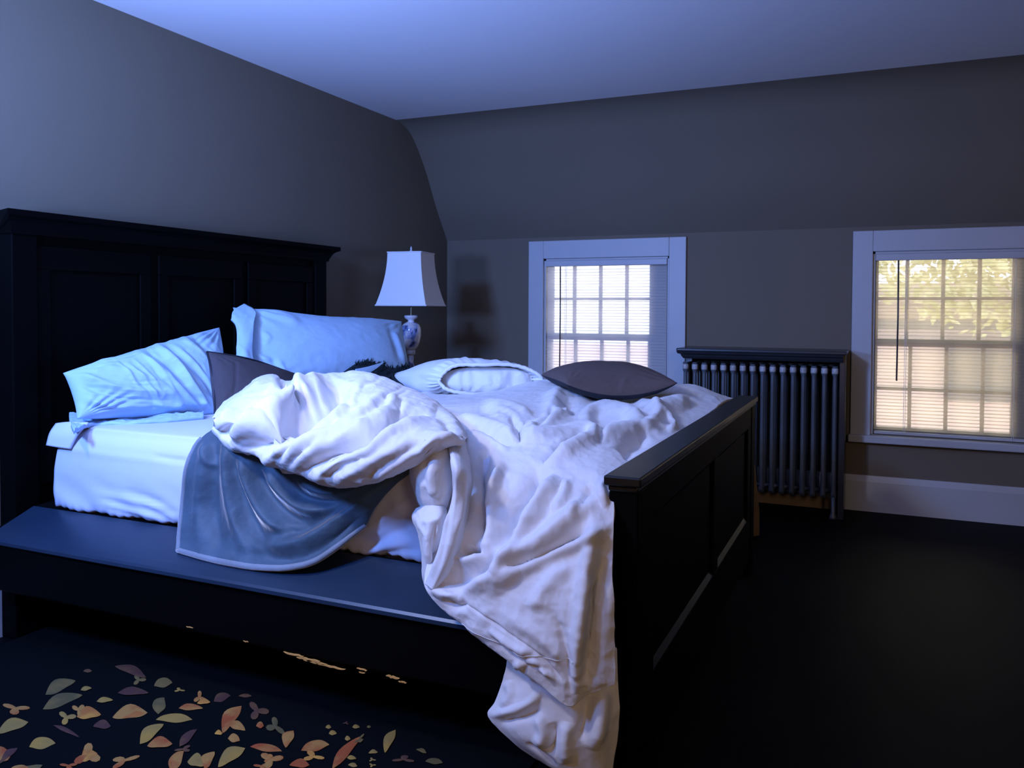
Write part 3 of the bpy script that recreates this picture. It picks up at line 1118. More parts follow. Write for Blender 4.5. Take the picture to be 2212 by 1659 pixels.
rows = [[Xp(768, 797, -2.05), Xp(790, 793, -2.06), Xp(812, 787, -2.08), Xp(828, 782, -2.10)],
        [Xp(770, 803, -2.03), Xp(792, 804, -2.03), Xp(812, 796, -2.06), Xp(827, 785, -2.09)],
        [Xp(776, 808, -2.02), Xp(788, 810, -2.02), Xp(800, 805, -2.04), Xp(815, 794, -2.08)]]
G = grid_from_rows(rows, 14, 30, 6)
mb_ = MB()
sheet_mesh(G, .006, mb_)
wf = mb_.build('folded_lining', M['case'], fr_, smooth=True)
wf['label'] = 'pale grey turned-up lining'

# ================================================================== VELVET BLANKET
rows = [
    [Yp(462, 925, 1.90), Yp(520, 935, 1.90), Yp(600, 950, 1.90), Yp(700, 960, 1.90), Yp(800, 960, 1.90), Yp(905, 960, 1.90)],
    [Yp(425, 958, 1.87), Yp(500, 965, 1.85), Yp(600, 1000, 1.84), Yp(700, 1020, 1.84), Yp(800, 1015, 1.84), Yp(900, 1000, 1.86)],
    [Yp(402, 1010, 1.84), Yp(480, 1030, 1.83), Yp(580, 1060, 1.83), Yp(680, 1075, 1.83), Yp(780, 1060, 1.83), Yp(885, 1022, 1.85)],
    [Yp(394, 1080, 1.83), Yp(470, 1110, 1.82), Yp(570, 1135, 1.81), Yp(660, 1135, 1.81), Yp(750, 1105, 1.82), Yp(850, 1050, 1.85)],
    [Yp(387, 1150, 1.80), Yp(460, 1175, 1.785), Yp(560, 1195, 1.78), Yp(650, 1188, 1.78), Yp(730, 1150, 1.80), Yp(815, 1090, 1.84)],
    [Yp(384, 1188, 1.775), Yp(460, 1209, 1.76), Yp(560, 1225, 1.755), Yp(650, 1219, 1.76), Yp(715, 1190, 1.79), Yp(790, 1135, 1.84)],
]
G = grid_from_rows(rows, 150, 220)
N = toward_cam(G, normals(G))
SB = []
for (pts, am, wd) in [
        ([(447, 945), (438, 1010), (430, 1090), (428, 1190)], .012, 14),
        ([(468, 940), (462, 1010), (462, 1100), (478, 1200)], -.016, 16),
        ([(488, 945), (490, 1020), (502, 1100), (535, 1200)], .020, 13),
        ([(500, 975), (512, 1040), (540, 1115), (590, 1205)], -.018, 14),
        ([(515, 975), (535, 1045), (575, 1115), (635, 1165)], .024, 12),
        ([(545, 995), (575, 1060), (620, 1110), (680, 1135)], -.018, 13),
        ([(572, 1005), (605, 1060), (655, 1098), (720, 1103)], .022, 11),
        ([(610, 1020), (650, 1068), (700, 1082), (760, 1068)], -.014, 11),
        ([(645, 1035), (690, 1062), (745, 1065), (810, 1040)], .016, 9),
        ([(540, 1180), (620, 1178), (690, 1150), (770, 1090), (850, 1035)], .020, 15),
        ([(575, 1212), (650, 1202), (715, 1168), (790, 1105)], -.014, 13),
        ([(590, 1150), (650, 1150), (710, 1115), (790, 1068)], -.014, 13),
        ([(452, 955), (443, 975), (452, 1000), (470, 1005)], .012, 7)]:
    SB.append((pts, am, wd))


def smooth(G, it):
    for _ in range(it):
        H_ = G.copy()
        H_[1:-1, 1:-1] = (G[:-2, 1:-1] + G[2:, 1:-1] + G[1:-1, :-2] + G[1:-1, 2:] + 2 * G[1:-1, 1:-1]) / 6
        G = H_
    return G


G = strokes(G, N, SB)
G = smooth(G, 8)
N = toward_cam(G, normals(G))
G = wrinkle(G, N, .0012, (14, 14, 14), 81)
mb_ = MB()
sheet_mesh(G, .012, mb_, N)
bk = mb_.build('velvet_blanket', M['velvet'], None, smooth=True)
tag(bk, 'blue grey velvet blanket spilling over the side of the bed from under the duvet', 'blanket')
# rolled hem
mb_ = MB()
edge = [G[-1, j] - N[-1, j] * .004 for j in range(0, 220, 3)]
left = [G[i, 0] - N[i, 0] * .004 for i in range(20, 150, 3)]
mb_.tube(left + edge, .0085, 8)
hm = mb_.build('hem', M['velvethem'], bk, smooth=True)

# ================================================================== DUVET
dv = MB()


def A(px, y, z):
    """point in image column px, at depth y and height z"""
    d_ = ray(px, 700)
    x = d_[0] / d_[1] * y
    return np.array([x, y, z])


def E(y, z):
    """point on the inner face of the footboard"""
    return np.array([-.560, y, z])


# sheet A: the spread duvet, from the far side of the bed over the near edge and down
rows = [
    [A(960, 3.55, .74), A(1100, 3.55, .75), A(1200, 3.56, .76), A(1300, 3.56, .73), A(1400, 3.57, .735), A(1490, 3.57, .775), E(3.57, .735)],
    [A(930, 3.32, .74), A(1060, 3.32, .75), A(1170, 3.33, .80), A(1225, 3.33, .785), A(1350, 3.35, .735), A(1480, 3.38, .80), E(3.38, .745)],
    [A(900, 3.0, .74), A(1020, 3.0, .75), A(1140, 3.02, .775), A(1230, 3.05, .765), A(1340, 3.05, .745), A(1440, 3.08, .765), E(3.1, .735)],
    [A(900, 2.65, .74), A(1000, 2.65, .76), A(1110, 2.65, .77), A(1210, 2.68, .75), A(1310, 2.70, .750), A(1410, 2.75, .755), E(2.8, .725)],
    [A(900, 2.3, .74), A(980, 2.3, .75), A(1080, 2.3, .76), A(1170, 2.3, .755), A(1250, 2.32, .755), A(1350, 2.35, .755), E(2.42, .725)],
    [A(930, 2.05, .74), A(990, 2.05, .745), A(1070, 2.05, .75), A(1150, 2.05, .758), A(1225, 2.05, .758), A(1300, 2.06, .750), E(2.10, .725)],
    [Yp(985, 1010, 1.84), Yp(1040, 1020, 1.84), Yp(1100, 1020, 1.86), Yp(1170, 1015, 1.87), Yp(1240, 1015, 1.87), Yp(1290, 1020, 1.86), Yp(1330, 1030, 1.86)],
    [Yp(960, 1110, 1.78), Yp(1020, 1110, 1.75), Yp(1090, 1110, 1.75), Yp(1160, 1105, 1.75), Yp(1230, 1100, 1.75), Yp(1285, 1100, 1.75), Yp(1327, 1100, 1.755)],
    [Yp(930, 1195, 1.71), Yp(995, 1205, 1.69), Yp(1070, 1210, 1.68), Yp(1150, 1205, 1.68), Yp(1225, 1195, 1.69), Yp(1285, 1190, 1.70), Yp(1324, 1190, 1.715)],
    [Yp(918, 1262, 1.66), Yp(985, 1290, 1.64), Yp(1060, 1305, 1.63), Yp(1145, 1305, 1.63), Yp(1225, 1295, 1.64), Yp(1285, 1290, 1.66), Yp(1324, 1290, 1.69)],
    [Yp(950, 1310, 1.65), Yp(1020, 1348, 1.63), Yp(1090, 1375, 1.62), Yp(1160, 1390, 1.61), Yp(1230, 1395, 1.62), Yp(1290, 1390, 1.64), Yp(1326, 1388, 1.67)],
    [Yp(1000, 1345, 1.65), Yp(1060, 1395, 1.63), Yp(1115, 1432, 1.62), Yp(1175, 1468, 1.61), Yp(1235, 1478, 1.62), Yp(1290, 1462, 1.64), Yp(1328, 1450, 1.66)],
    [Yp(1040, 1378, 1.65), Yp(1090, 1420, 1.63), Yp(1140, 1458, 1.62), Yp(1190, 1500, 1.61), Yp(1232, 1526, 1.62), Yp(1270, 1500, 1.64), Yp(1328, 1475, 1.66)],
]
G = grid_from_rows(rows, 340, 240)
N = toward_cam(G, normals(G))
SA = [
    # top of bed
    ([(1185, 905), (1195, 870), (1215, 850), (1250, 850), (1265, 880)], 0.0319, 17), ([(1205, 900), (1225, 880), (1240, 900)], -0.0232, 9),
    ([(1250, 905), (1300, 885), (1360, 895), (1390, 915)], 0.0290, 11), ([(1270, 900), (1320, 910), (1360, 905)], -0.0232, 13),
    ([(1120, 950), (1170, 925), (1210, 900), (1230, 870)], 0.0290, 13), ([(1150, 940), (1180, 915), (1195, 890)], -0.0203, 7),
    ([(960, 900), (1040, 915), (1090, 935), (1115, 955)], 0.0203, 9), ([(980, 915), (1050, 935), (1100, 965)], -0.0203, 7),
    ([(1120, 960), (1180, 945), (1260, 930), (1290, 945)], 0.0232, 9), ([(1130, 925), (1100, 900), (1060, 890)], 0.0203, 9),
    ([(1125, 960), (1120, 925), (1100, 905)], -0.0261, 6), ([(1180, 1010), (1230, 975), (1290, 945), (1370, 930), (1450, 920)], 0.0261, 13),
    ([(1170, 1000), (1215, 965), (1280, 935)], -0.0203, 7), ([(1390, 930), (1420, 905), (1400, 880), (1370, 870)], 0.0174, 9),
    ([(1400, 900), (1440, 880), (1490, 870)], 0.0319, 15), ([(1440, 935), (1455, 925), (1440, 905), (1420, 900)], 0.0203, 6),
    ([(1290, 960), (1300, 940), (1310, 920)], -0.0174, 7), ([(1340, 985), (1370, 960), (1400, 940)], -0.0261, 17),
    ([(1000, 940), (1050, 950), (1100, 975)], 0.0145, 8), ([(1040, 870), (1100, 880), (1150, 900)], 0.0174, 9), ([(1030, 885), (1080, 895), (1130, 915)], -0.0145, 6),
    # over the edge and down
    ([(1175, 1010), (1150, 1060), (1110, 1120), (1075, 1190)], -0.0488, 20), ([(1200, 1030), (1180, 1070), (1150, 1120), (1110, 1190), (1080, 1250)], 0.0358, 18),
    ([(1060, 950), (1045, 1010), (1045, 1100), (1050, 1180)], -0.0422, 12), ([(1085, 1000), (1062, 1060), (1055, 1130), (1052, 1205)], 0.0293, 12),
    ([(1010, 1130), (1000, 1170), (980, 1200), (965, 1240)], 0.0260, 16), ([(985, 1205), (1010, 1215), (1050, 1205)], 0.0227, 9), ([(1000, 1200), (1020, 1192), (1045, 1190)], -0.0260, 8),
    ([(1000, 1270), (1060, 1255), (1120, 1210), (1200, 1150), (1290, 1080)], 0.0325, 18), ([(960, 1260), (1030, 1240), (1080, 1210)], -0.0260, 14),
    ([(1050, 1290), (1120, 1240), (1200, 1195), (1280, 1165), (1320, 1130)], 0.0195, 12), ([(1080, 1240), (1140, 1215), (1210, 1180), (1270, 1150)], -0.0227, 10),
    ([(1230, 1040), (1220, 1075), (1200, 1110)], 0.0163, 9), ([(1255, 1100), (1262, 1070), (1285, 1050)], -0.0227, 10), ([(1240, 1130), (1250, 1090), (1260, 1060)], 0.0130, 7),
    ([(1290, 1110), (1275, 1200), (1262, 1290), (1250, 1400), (1245, 1500)], 0.0260, 15), ([(1305, 1200), (1285, 1290), (1275, 1400), (1262, 1480)], -0.0390, 18),
    ([(1150, 1320), (1180, 1270), (1230, 1220)], 0.0130, 16), ([(1100, 1330), (1170, 1380), (1215, 1430)], 0.0097, 12),
    ([(1195, 1330), (1215, 1370), (1225, 1430), (1235, 1500)], -0.0130, 9), ([(1310, 1100), (1300, 1060), (1312, 1045)], 0.0163, 7),
    # hem band creases
    ([(1000, 1300), (1075, 1350), (1160, 1410), (1215, 1470)], -0.0081, 3), ([(1060, 1360), (1110, 1395), (1150, 1412)], 0.0114, 6),
    ([(1080, 1385), (1120, 1420), (1190, 1450)], -0.0097, 5), ([(1110, 1440), (1150, 1430), (1200, 1470)], 0.0114, 6), ([(960, 1290), (985, 1310), (1010, 1300)], -0.0163, 8),
    ([(935, 1270), (960, 1285), (990, 1290)], 0.0163, 8)]
G = strokes(G, N, SA)
N = toward_cam(G, normals(G))
G = wrinkle(G, N, .0038, (8, 8, 8), 91)
G = wrinkle(G, N, .0016, (24, 24, 24), 191)
# lower edge lifts a little so the layer behind reads as separate
sheet_mesh(G, .016, dv, N)
GA = G

# sheet B: under layer with the turned corner
rows = [
    [Yp(1098, 1400, 1.67), Yp(1160, 1400, 1.67), Yp(1230, 1400, 1.67), Yp(1290, 1400, 1.68), Yp(1332, 1400, 1.70)],
    [Yp(1092, 1455, 1.67), Yp(1150, 1460, 1.66), Yp(1220, 1470, 1.66), Yp(1290, 1470, 1.68), Yp(1334, 1470, 1.70)],
    [Yp(1070, 1515, 1.66), Yp(1130, 1515, 1.64), Yp(1210, 1535, 1.645), Yp(1290, 1530, 1.67), Yp(1337, 1525, 1.70)],
    [Yp(1055, 1547, 1.655), Yp(1120, 1560, 1.63), Yp(1200, 1585, 1.63), Yp(1285, 1585, 1.66), Yp(1334, 1580, 1.70)],
    [Yp(1108, 1600, 1.655), Yp(1150, 1612, 1.63), Yp(1215, 1630, 1.63), Yp(1285, 1635, 1.66), Yp(1327, 1635, 1.70)],
    [Yp(1160, 1645, 1.66), Yp(1195, 1662, 1.64), Yp(1235, 1680, 1.64), Yp(1285, 1690, 1.66), Yp(1322, 1690, 1.70)],
]
G = grid_from_rows(rows, 130, 130)
N = toward_cam(G, normals(G))
SBb = [([(1060, 1545), (1110, 1535), (1150, 1515), (1170, 1490)], .010, 7), ([(1080, 1560), (1130, 1548), (1170, 1530)], -.014, 8),
       ([(1190, 1560), (1200, 1590), (1185, 1630)], -.018, 11), ([(1160, 1545), (1175, 1580), (1165, 1610)], .014, 11),
       ([(1230, 1560), (1220, 1600), (1225, 1650)], .012, 12), ([(1270, 1500), (1262, 1560), (1250, 1600)], -.018, 13),
       ([(1300, 1480), (1298, 1540), (1280, 1620)], .016, 14), ([(1140, 1600), (1170, 1625), (1205, 1655)], -.008, 5), ([(1100, 1470), (1105, 1500), (1085, 1530)], .010, 9)]
G = strokes(G, N, SBb)
N = toward_cam(G, normals(G))
G = wrinkle(G, N, .0036, (9, 9, 9), 95)
sheet_mesh(G, .014, dv, N)

# bunched roll of duvet on the near side of the bed
secs = [  # top px,py ; bottom px,py ; front bulge Y
    ((464, 902), (459, 930), 1.86), ((482, 874), (492, 962), 1.80), ((538, 831), (540, 990), 1.745), ((588, 812), (598, 1006), 1.72),
    ((626, 826), (652, 1026), 1.715), ((675, 814), (702, 1045), 1.70), ((742, 804), (762, 1048), 1.69), ((805, 810), (822, 1036), 1.685),
    ((876, 838), (876, 1015), 1.69), ((940, 868), (925, 985), 1.70), ((985, 902), (968, 962), 1.72), ((1008, 945), (1000, 958), 1.76)]
rows = []
for (tx, ty), (bx_, by_), yf in secs:
    hgt = by_ - ty
    thick = min(1.0, hgt / 150)
    p = []
    p.append(Yp(tx + 4, ty + 24 * thick, 2.75 - .55 * (1 - thick)))
    p.append(Yp(tx, ty + 2, 2.45 - .45 * (1 - thick)))
    p.append(Yp(tx - 2, ty + 3, 2.25 - .35 * (1 - thick)))
    p.append(Yp(tx + (bx_ - tx) * .12, ty + hgt * .14, 2.02 - .16 * (1 - thick)))
    p.append(Yp(tx + (bx_ - tx) * .35, ty + hgt * .36, 1.84 - .05 * (1 - thick)))
    p.append(Yp(tx + (bx_ - tx) * .65, ty + hgt * .62, yf + .015))
    p.append(Yp(tx + (bx_ - tx) * .90, ty + hgt * .88, yf))
    p.append(Yp(bx_, by_, yf + .03))
    p.append(Yp(bx_ + 2, by_ - 10 * thick, yf + .12))
    rows.append(p)
G = grid_from_rows(rows, 300, 170, 18)   # rows run along the roll
G = np.swapaxes(G, 0, 1).copy()
N = toward_cam(G, normals(G))
SC = [
    ([(532, 985), (580, 948), (650, 912), (700, 878), (728, 842), (736, 815)], -.120, 24), ([(512, 952), (560, 905), (628, 870), (678, 836), (700, 826)], .042, 15),
    ([(560, 998), (620, 966), (690, 932), (730, 890), (750, 840)], 0.0351, 15),
    ([(610, 1005), (660, 965), (730, 930), (790, 890), (830, 850)], 0.0189, 9), ([(590, 998), (640, 960), (700, 935), (735, 915)], -0.0216, 7),
    ([(650, 1022), (710, 985), (780, 955), (840, 920), (880, 895), (940, 890)], -0.0351, 10), ([(680, 1035), (730, 1005), (800, 975), (870, 930), (930, 905)], 0.0243, 11),
    ([(630, 1012), (690, 970), (760, 940), (815, 900)], 0.0189, 9),
    ([(720, 1040), (780, 1010), (830, 985), (900, 950)], 0.0216, 12), ([(700, 1030), (750, 1000), (800, 985)], -0.0189, 7),
    ([(740, 975), (780, 958), (805, 956)], -0.0189, 7), ([(800, 1040), (850, 1005), (900, 975), (950, 945)], 0.0135, 9),
    ([(470, 930), (500, 890), (540, 850), (580, 820)], 0.0162, 9), ([(500, 955), (490, 930), (520, 895), (560, 870)], -0.0135, 8), ([(475, 900), (520, 860), (560, 835)], -0.0081, 8),
    ([(510, 960), (530, 935), (560, 925), (600, 905)], 0.0162, 10), ([(600, 815), (615, 840), (635, 865), (650, 870)], -0.0297, 8), ([(625, 835), (655, 845), (675, 870)], 0.0189, 9),
    ([(660, 850), (650, 880), (635, 890)], 0.0162, 7), ([(585, 835), (600, 860), (640, 885)], 0.0189, 9), ([(640, 868), (655, 870), (665, 855)], -0.0189, 5),
    ([(780, 830), (765, 860), (760, 880)], 0.0108, 7), ([(850, 850), (840, 880), (800, 910)], 0.0108, 8), ([(870, 860), (860, 890), (830, 915)], -0.0095, 6),
    ([(560, 935), (590, 945), (600, 920)], 0.0108, 7), ([(545, 905), (575, 900), (590, 915)], -0.0108, 6), ([(700, 830), (690, 845), (700, 860)], 0.0108, 6),
    ([(720, 820), (770, 815), (810, 818)], -0.0108, 4), ([(930, 880), (960, 905), (985, 945)], -0.0135, 12), ([(900, 980), (945, 950), (985, 945)], 0.0135, 5)]
r6 = random.Random(5)
for k in range(30):
    x0_, y0_ = r6.uniform(500, 860), r6.uniform(850, 1000)
    ln_ = r6.uniform(30, 75)
    SC.append(([(x0_, y0_), (x0_ + ln_ * .5, y0_ - ln_ * .36), (x0_ + ln_, y0_ - ln_ * .62)], r6.choice([-.006, -.005, .006]), r6.uniform(3.5, 5.5)))
G = strokes(G, N, SC)
N = toward_cam(G, normals(G))
G = smooth(G, 2)
N = toward_cam(G, normals(G))
G = wrinkle(G, N, .0040, (9, 9, 9), 99)
G = wrinkle(G, N, .0016, (24, 24, 24), 199)
sheet_mesh(G, .022, dv, N)

# the rolled-under tail: lip of the roll, then hanging edge, then two puffy lumps
rows = [
    [Yp(955, 925, 2.02), Yp(968, 922, 2.02), Yp(978, 924, 2.02), Yp(988, 930, 2.02), Yp(996, 940, 2.02), Yp(1008, 962, 2.0)],
    [Yp(974, 990, 1.70), Yp(980, 990, 1.69), Yp(987, 995, 1.685), Yp(996, 1000, 1.695), Yp(1007, 1010, 1.73), Yp(1019, 1030, 1.79)],
    [Yp(978, 1060, 1.68), Yp(981, 1063, 1.68), Yp(985, 1066, 1.675), Yp(994, 1070, 1.685), Yp(1004, 1075, 1.71), Yp(1016, 1080, 1.76)],
    [Yp(962, 1140, 1.66), Yp(968, 1143, 1.655), Yp(976, 1146, 1.65), Yp(988, 1148, 1.66), Yp(998, 1150, 1.69), Yp(1008, 1152, 1.73)],
    [Yp(940, 1210, 1.65), Yp(948, 1214, 1.64), Yp(958, 1218, 1.635), Yp(970, 1215, 1.645), Yp(982, 1212, 1.67), Yp(994, 1210, 1.70)],
    [Yp(918, 1262, 1.65), Yp(926, 1268, 1.64), Yp(934, 1274, 1.635), Yp(945, 1268, 1.645), Yp(955, 1260, 1.66), Yp(968, 1255, 1.69)],
]
G = grid_from_rows(rows, 130, 60)
N = toward_cam(G, normals(G))
G = strokes(G, N, [([(1000, 1000), (998, 1080), (985, 1150)], .008, 6), ([(970, 1100), (955, 1180), (930, 1250)], .006, 5)])
G = wrinkle(G, toward_cam(G, normals(G)), .002, (12, 12, 12), 103)
sheet_mesh(G, .014, dv)


def lump(outline, yc, dep, S, seed, inner=0.0):
    """puffy gather: outline in image columns/rows at depth yc, swelling dep towards the room"""
    n_, m_ = 56, 96
    ol = catmull(np.array(outline + [outline[0]], float), m_)[:-1]
    m2 = len(ol)
    cx, cy = ol.mean(axis=0)
    Gl = np.zeros((n_, m2, 3))
    for i in range(n_):
        u = i / (n_ - 1)
        rr = math.sin(u * math.pi / 2)
        dd = math.cos(u * math.pi / 2)
        for j in range(m2):
            Gl[i, j] = Yp(cx + (ol[j, 0] - cx) * rr, cy + (ol[j, 1] - cy) * rr, yc - dep * dd)
    Nn = np.cross(np.gradient(Gl, axis=1), np.gradient(Gl, axis=0))
    Nn /= np.linalg.norm(Nn, axis=-1, keepdims=True) + 1e-9
    Nn[0] = Nn[1].mean(axis=0)
    Nn = toward_cam(Gl, Nn)
    Gl = strokes(Gl, Nn, S)
    Gl = wrinkle(Gl, Nn, .003, (14, 14, 14), seed)
    f_ = []
    for i in range(n_ - 1):
        for j in range(m2):
            f_.append((i * m2 + j, i * m2 + (j + 1) % m2, (i + 1) * m2 + (j + 1) % m2, (i + 1) * m2 + j))
    f_.append(tuple((n_ - 1) * m2 + j for j in range(m2)))
    dv.add(Gl.reshape(-1, 3), f_)


lump([(905, 985), (935, 960), (965, 965), (976, 1010), (974, 1060), (962, 1100), (940, 1110), (905, 1090), (888, 1045), (888, 1005)], 1.80, .10,
     [([(945, 985), (932, 1030), (940, 1075)], .007, 7), ([(925, 990), (915, 1030), (925, 1080)], -.007, 7), ([(905, 1040), (930, 1060), (950, 1062)], .005, 8)], 111)
lump([(900, 1100), (935, 1085), (960, 1092), (966, 1140), (952, 1190), (936, 1235), (928, 1275), (916, 1255), (914, 1200), (905, 1150), (892, 1118)], 1.78, .10,
     [([(930, 1120), (925, 1170), (928, 1215)], .007, 6), ([(943, 1125), (938, 1170), (934, 1215)], -.008, 5), ([(912, 1125), (930, 1130), (950, 1122)], .006, 6)], 115)

duv = dv.build('duvet', M['cotton'], None, smooth=True)
tag(duv, 'white rumpled duvet bunched on the bed and trailing over its side beside the footboard', 'duvet')
# stitched hem seam along the trailing edge
mb_ = MB()
px_, py_ = proj(GA)
row_i = 292
seam = [GA[row_i, j] + np.array([0, -.002, 0.0]) for j in range(20, 165, 3)]
mb_.tube(seam, .0009, 6)
mb_.build('hem_stitching', M['cotton'], duv, smooth=True)

# ================================================================== NIGHTSTAND + LAMP
ns = empty('nightstand', (-2.42, 4.10, 0))
tag(ns, 'black nightstand hidden behind the bed under the lamp', 'nightstand')
t = MB()
t.box(-2.66, -2.17, 3.84, 4.38, .12, .70)
t.build('cabinet', M['black'], ns, .004)
t = MB()
t.box(-2.67, -2.15, 3.82, 4.40, .70, .725)
t.build('top', M['black'], ns, .004)
for zz in (.16, .43):
    t = MB()
    t.box(-2.17, -2.155, 3.87, 4.35, zz, zz + .24)
    dr = t.build('drawer', M['black'], ns, .003)
    t = MB()
    t.lathe((-2.155, 4.11, zz + .12), [(.006, 0), (.006, .012), (.014, .018), (.012, .026)], 14, axis='x')
    kn = t.build('knob', M['nickel'], None, smooth=True)
    kn.parent = dr
for x in (-2.65, -2.22):
    for y in (3.85, 4.33):
        t = MB()
        t.box(x, x + .045, y, y + .04, 0, .12)
        t.build('leg', M['black'], ns)

LY = 4.00
lc = Yp(888, 700, LY)
lx = lc[0]


def lz(py):
    return Yp(888, py, LY)[2]


lamp = empty('table_lamp', (lx, LY, .725))
tag(lamp, 'table lamp with white square bell shade and blue marble urn base', 'lamp')
zt, zb = lz(547), lz(660)
sc_ = (LY / math.cos(math.radians(31))) * .993 / F    # metres per pixel at the lamp
t = MB()
rot = math.radians(-37.2)
levels = []
for k in range(15):
    u = k / 14
    half = (54 + (81 - 54) * (u ** 1.9)) * sc_     # flared bell
    levels.append((zt + (zb - zt) * u, half))
vv = []
nseg = 8
for z, hf in levels:
    s2_ = hf
    ring = []
    for c_ in range(4):
        a0_ = rot + c_ * math.pi / 2
        a1_ = rot + (c_ + 1) * math.pi / 2
        P0 = np.array([math.cos(a0_), math.sin(a0_)]) * s2_
        P1 = np.array([math.cos(a1_), math.sin(a1_)]) * s2_
        for q in range(nseg):
            u = q / nseg
            ring.append(P0 * (1 - u) + P1 * u)
    vv += [(lx + p[0], LY + p[1], z) for p in ring]
m4 = 4 * nseg
ff = [(i * m4 + j, i * m4 + (j + 1) % m4, (i + 1) * m4 + (j + 1) % m4, (i + 1) * m4 + j) for i in range(14) for j in range(m4)]
t.add(vv, ff)
shd = t.build('lamp_shade', M['shade'], lamp)
md = shd.modifiers.new('thick', 'SOLIDIFY')
md.thickness = .004
for zz, hf in ((zt, levels[0][1]), (zb, levels[-1][1])):
    t = MB()
    pts = [(lx + math.cos(rot + c_ * math.pi / 2) * hf, LY + math.sin(rot + c_ * math.pi / 2) * hf, zz) for c_ in range(5)]
    for a, b_ in zip(pts[:-1], pts[1:]):
        t.tube([a, b_], .004, 8)
    tr_ = t.build('shade_trim', M['shade'], None)
    tr_.parent = shd
t = MB()
t.lathe((lx, LY, zt + .002), [(.002, 0), (.008, .002), (.009, .01), (.005, .018), (.007, .024), (.003, .034), (.001, .038)], 14)
t.build('finial', M['trim'], lamp, smooth=True)
t = MB()
t.tube([(lx, LY, lz(682)), (lx, LY, zt)], .005, 10)
for a in range(4):
    aa_ = rot + a * math.pi / 2
    t.tube([(lx, LY, zt - .004), (lx + math.cos(aa_) * levels[0][1], LY + math.sin(aa_) * levels[0][1], zt - .004)], .002, 6)
t.build('harp', M['nickel'], lamp)
u_ = sc_
body = [(10, 683), (14, 681), (15, 684), (13, 688), (7, 691), (7, 695), (12, 697), (17, 700), (20.5, 706), (22, 715), (21.5, 725), (19, 738), (15, 748), (10, 755), (7.5, 757)]
t = MB()
t.lathe((lx, LY, 0), [(r * u_, lz(py)) for r, py in body[::-1]], 28)
t.build('urn', M['marble'], lamp, smooth=True)
t = MB()
t.lathe((lx, LY, 0), [(r * u_, lz(py)) for r, py in [(8.5, 756), (9.2, 758), (9.2, 764), (8.5, 766)][::-1]], 24)
t.build('collar', M['trim'], lamp, smooth=True)
t = MB()
zt2 = lz(766)
t.lathe((lx, LY, 0), [(.06, .726), (.06, .745), (.045, .755), (.028, .765), (.020, .785), (.014, .81 if .81 < zt2 else zt2 - .01), (.016, zt2)], 28)
t.build('foot', M['marble'], lamp, smooth=True)

# ================================================================== RADIATOR + SHELF
RY = D - .27
rx0, rx1 = bx(1482, RY), bx(1806, RY)
rz1 = Yp(1640, 786, RY)[2]
rz0 = Yp(1640, 1062, RY)[2]
rad = empty('radiator', ((rx0 + rx1) / 2, RY + .08, 0))
tag(rad, 'black cast-iron column radiator standing between the two windows', 'radiator')
NS = 16
pitch = (rx1 - rx0) / (NS - 1)
for k in range(NS):
    x = rx0 + k * pitch
    t = MB()
    for yy in (RY, RY + .075, RY + .15):
        t.lathe((x, yy, 0), [(.010, rz0 + .005), (.0155, rz0 + .02), (.0115, rz0 + .05), (.011, rz1 - .06), (.0155, rz1 - .045), (.0165, rz1 - .025), (.012, rz1 - .008)], 14)
    t.box(x - .013, x + .013, RY - .008, RY + .16, rz1 - .02, rz1 - .002)
    t.box(x - .013, x + .013, RY - .008, RY + .16, rz0, rz0 + .02)
    s_ = t.build('column_section', M['rad'], rad, smooth=False)
    for p in s_.data.polygons:
        p.use_smooth = len(p.vertices) == 4 and p.area < .002
    t = MB()
    t.lathe((x, RY, 0), [(.0168, rz1 - .042), (.0172, rz1 - .036), (.0172, rz1 - .018), (.016, rz1 - .012)], 14)
    h_ = t.build('hub_band', M['radlight'], None, smooth=True)
    h_.parent = s_
for zz in (rz1 - .03, rz0 + .025):
    t = MB()
    t.lathe((0, RY + .075, zz), [(.012, rx0), (.012, rx1)], 12, axis='x')
    t.build('connecting_pipe', M['rad'], rad, smooth=True)
for x in (rx0, rx1):
    for yy in (RY, RY + .15):
        t = MB()
        t.lathe((x, yy, 0), [(.022, 0), (.018, .012), (.011, .03), (.011, rz0 + .01)], 14)
        t.build('leg', M['rad'], rad, smooth=True)
# wooden shelf cover over it
sh = empty('radiator_shelf', ((rx0 + rx1) / 2, RY + .08, rz1))
tag(sh, 'dark moulded shelf board topping the radiator', 'shelf')
sx0, sx1 = bx(1462, RY - .05), bx(1832, RY - .02)
stz = Yp(1640, 755, RY - .02)[2]
t = MB()
t.box(sx0, sx1, RY - .06, D - .024, stz - .018, stz)
t.build('shelf_board', M['radtop'], sh, .006)
t = MB()
pf = [(-.055, stz - .018), (-.05, stz - .03), (-.035, stz - .036), (-.030, stz - .048), (-.020, stz - .06), (.0, stz - .06), (.0, stz - .018)]
t.prism(pf, lambda p: (sx0 + .055 + p[0], RY + p[0], p[1]), lambda p: (sx1 - .02, RY + p[0], p[1]))
t.build('cove_moulding', M['radtop'], sh)
t = MB()
t.box(rx1 + .022, sx1 - .008, RY - .012, D - .024, 0, stz - .018)
t.build('side_panel', M['radtop'], sh, .003)
t = MB()
t.box(sx0 + .06, rx0 - .022, RY + .10, D - .024, 0, stz - .06)
t.build('side_panel', M['radtop'], sh, .003)

# warm-toned floor strip under the radiator
t = MB()
t.box(rx0 - .02, rx1 + .018, D - .06, D - .021, .0, .085)
tb = t.build('radiator_kickboard', M['tan'], None, .004)
tag(tb, 'tan wooden board lying on the floor along the wall under the radiator', 'board')

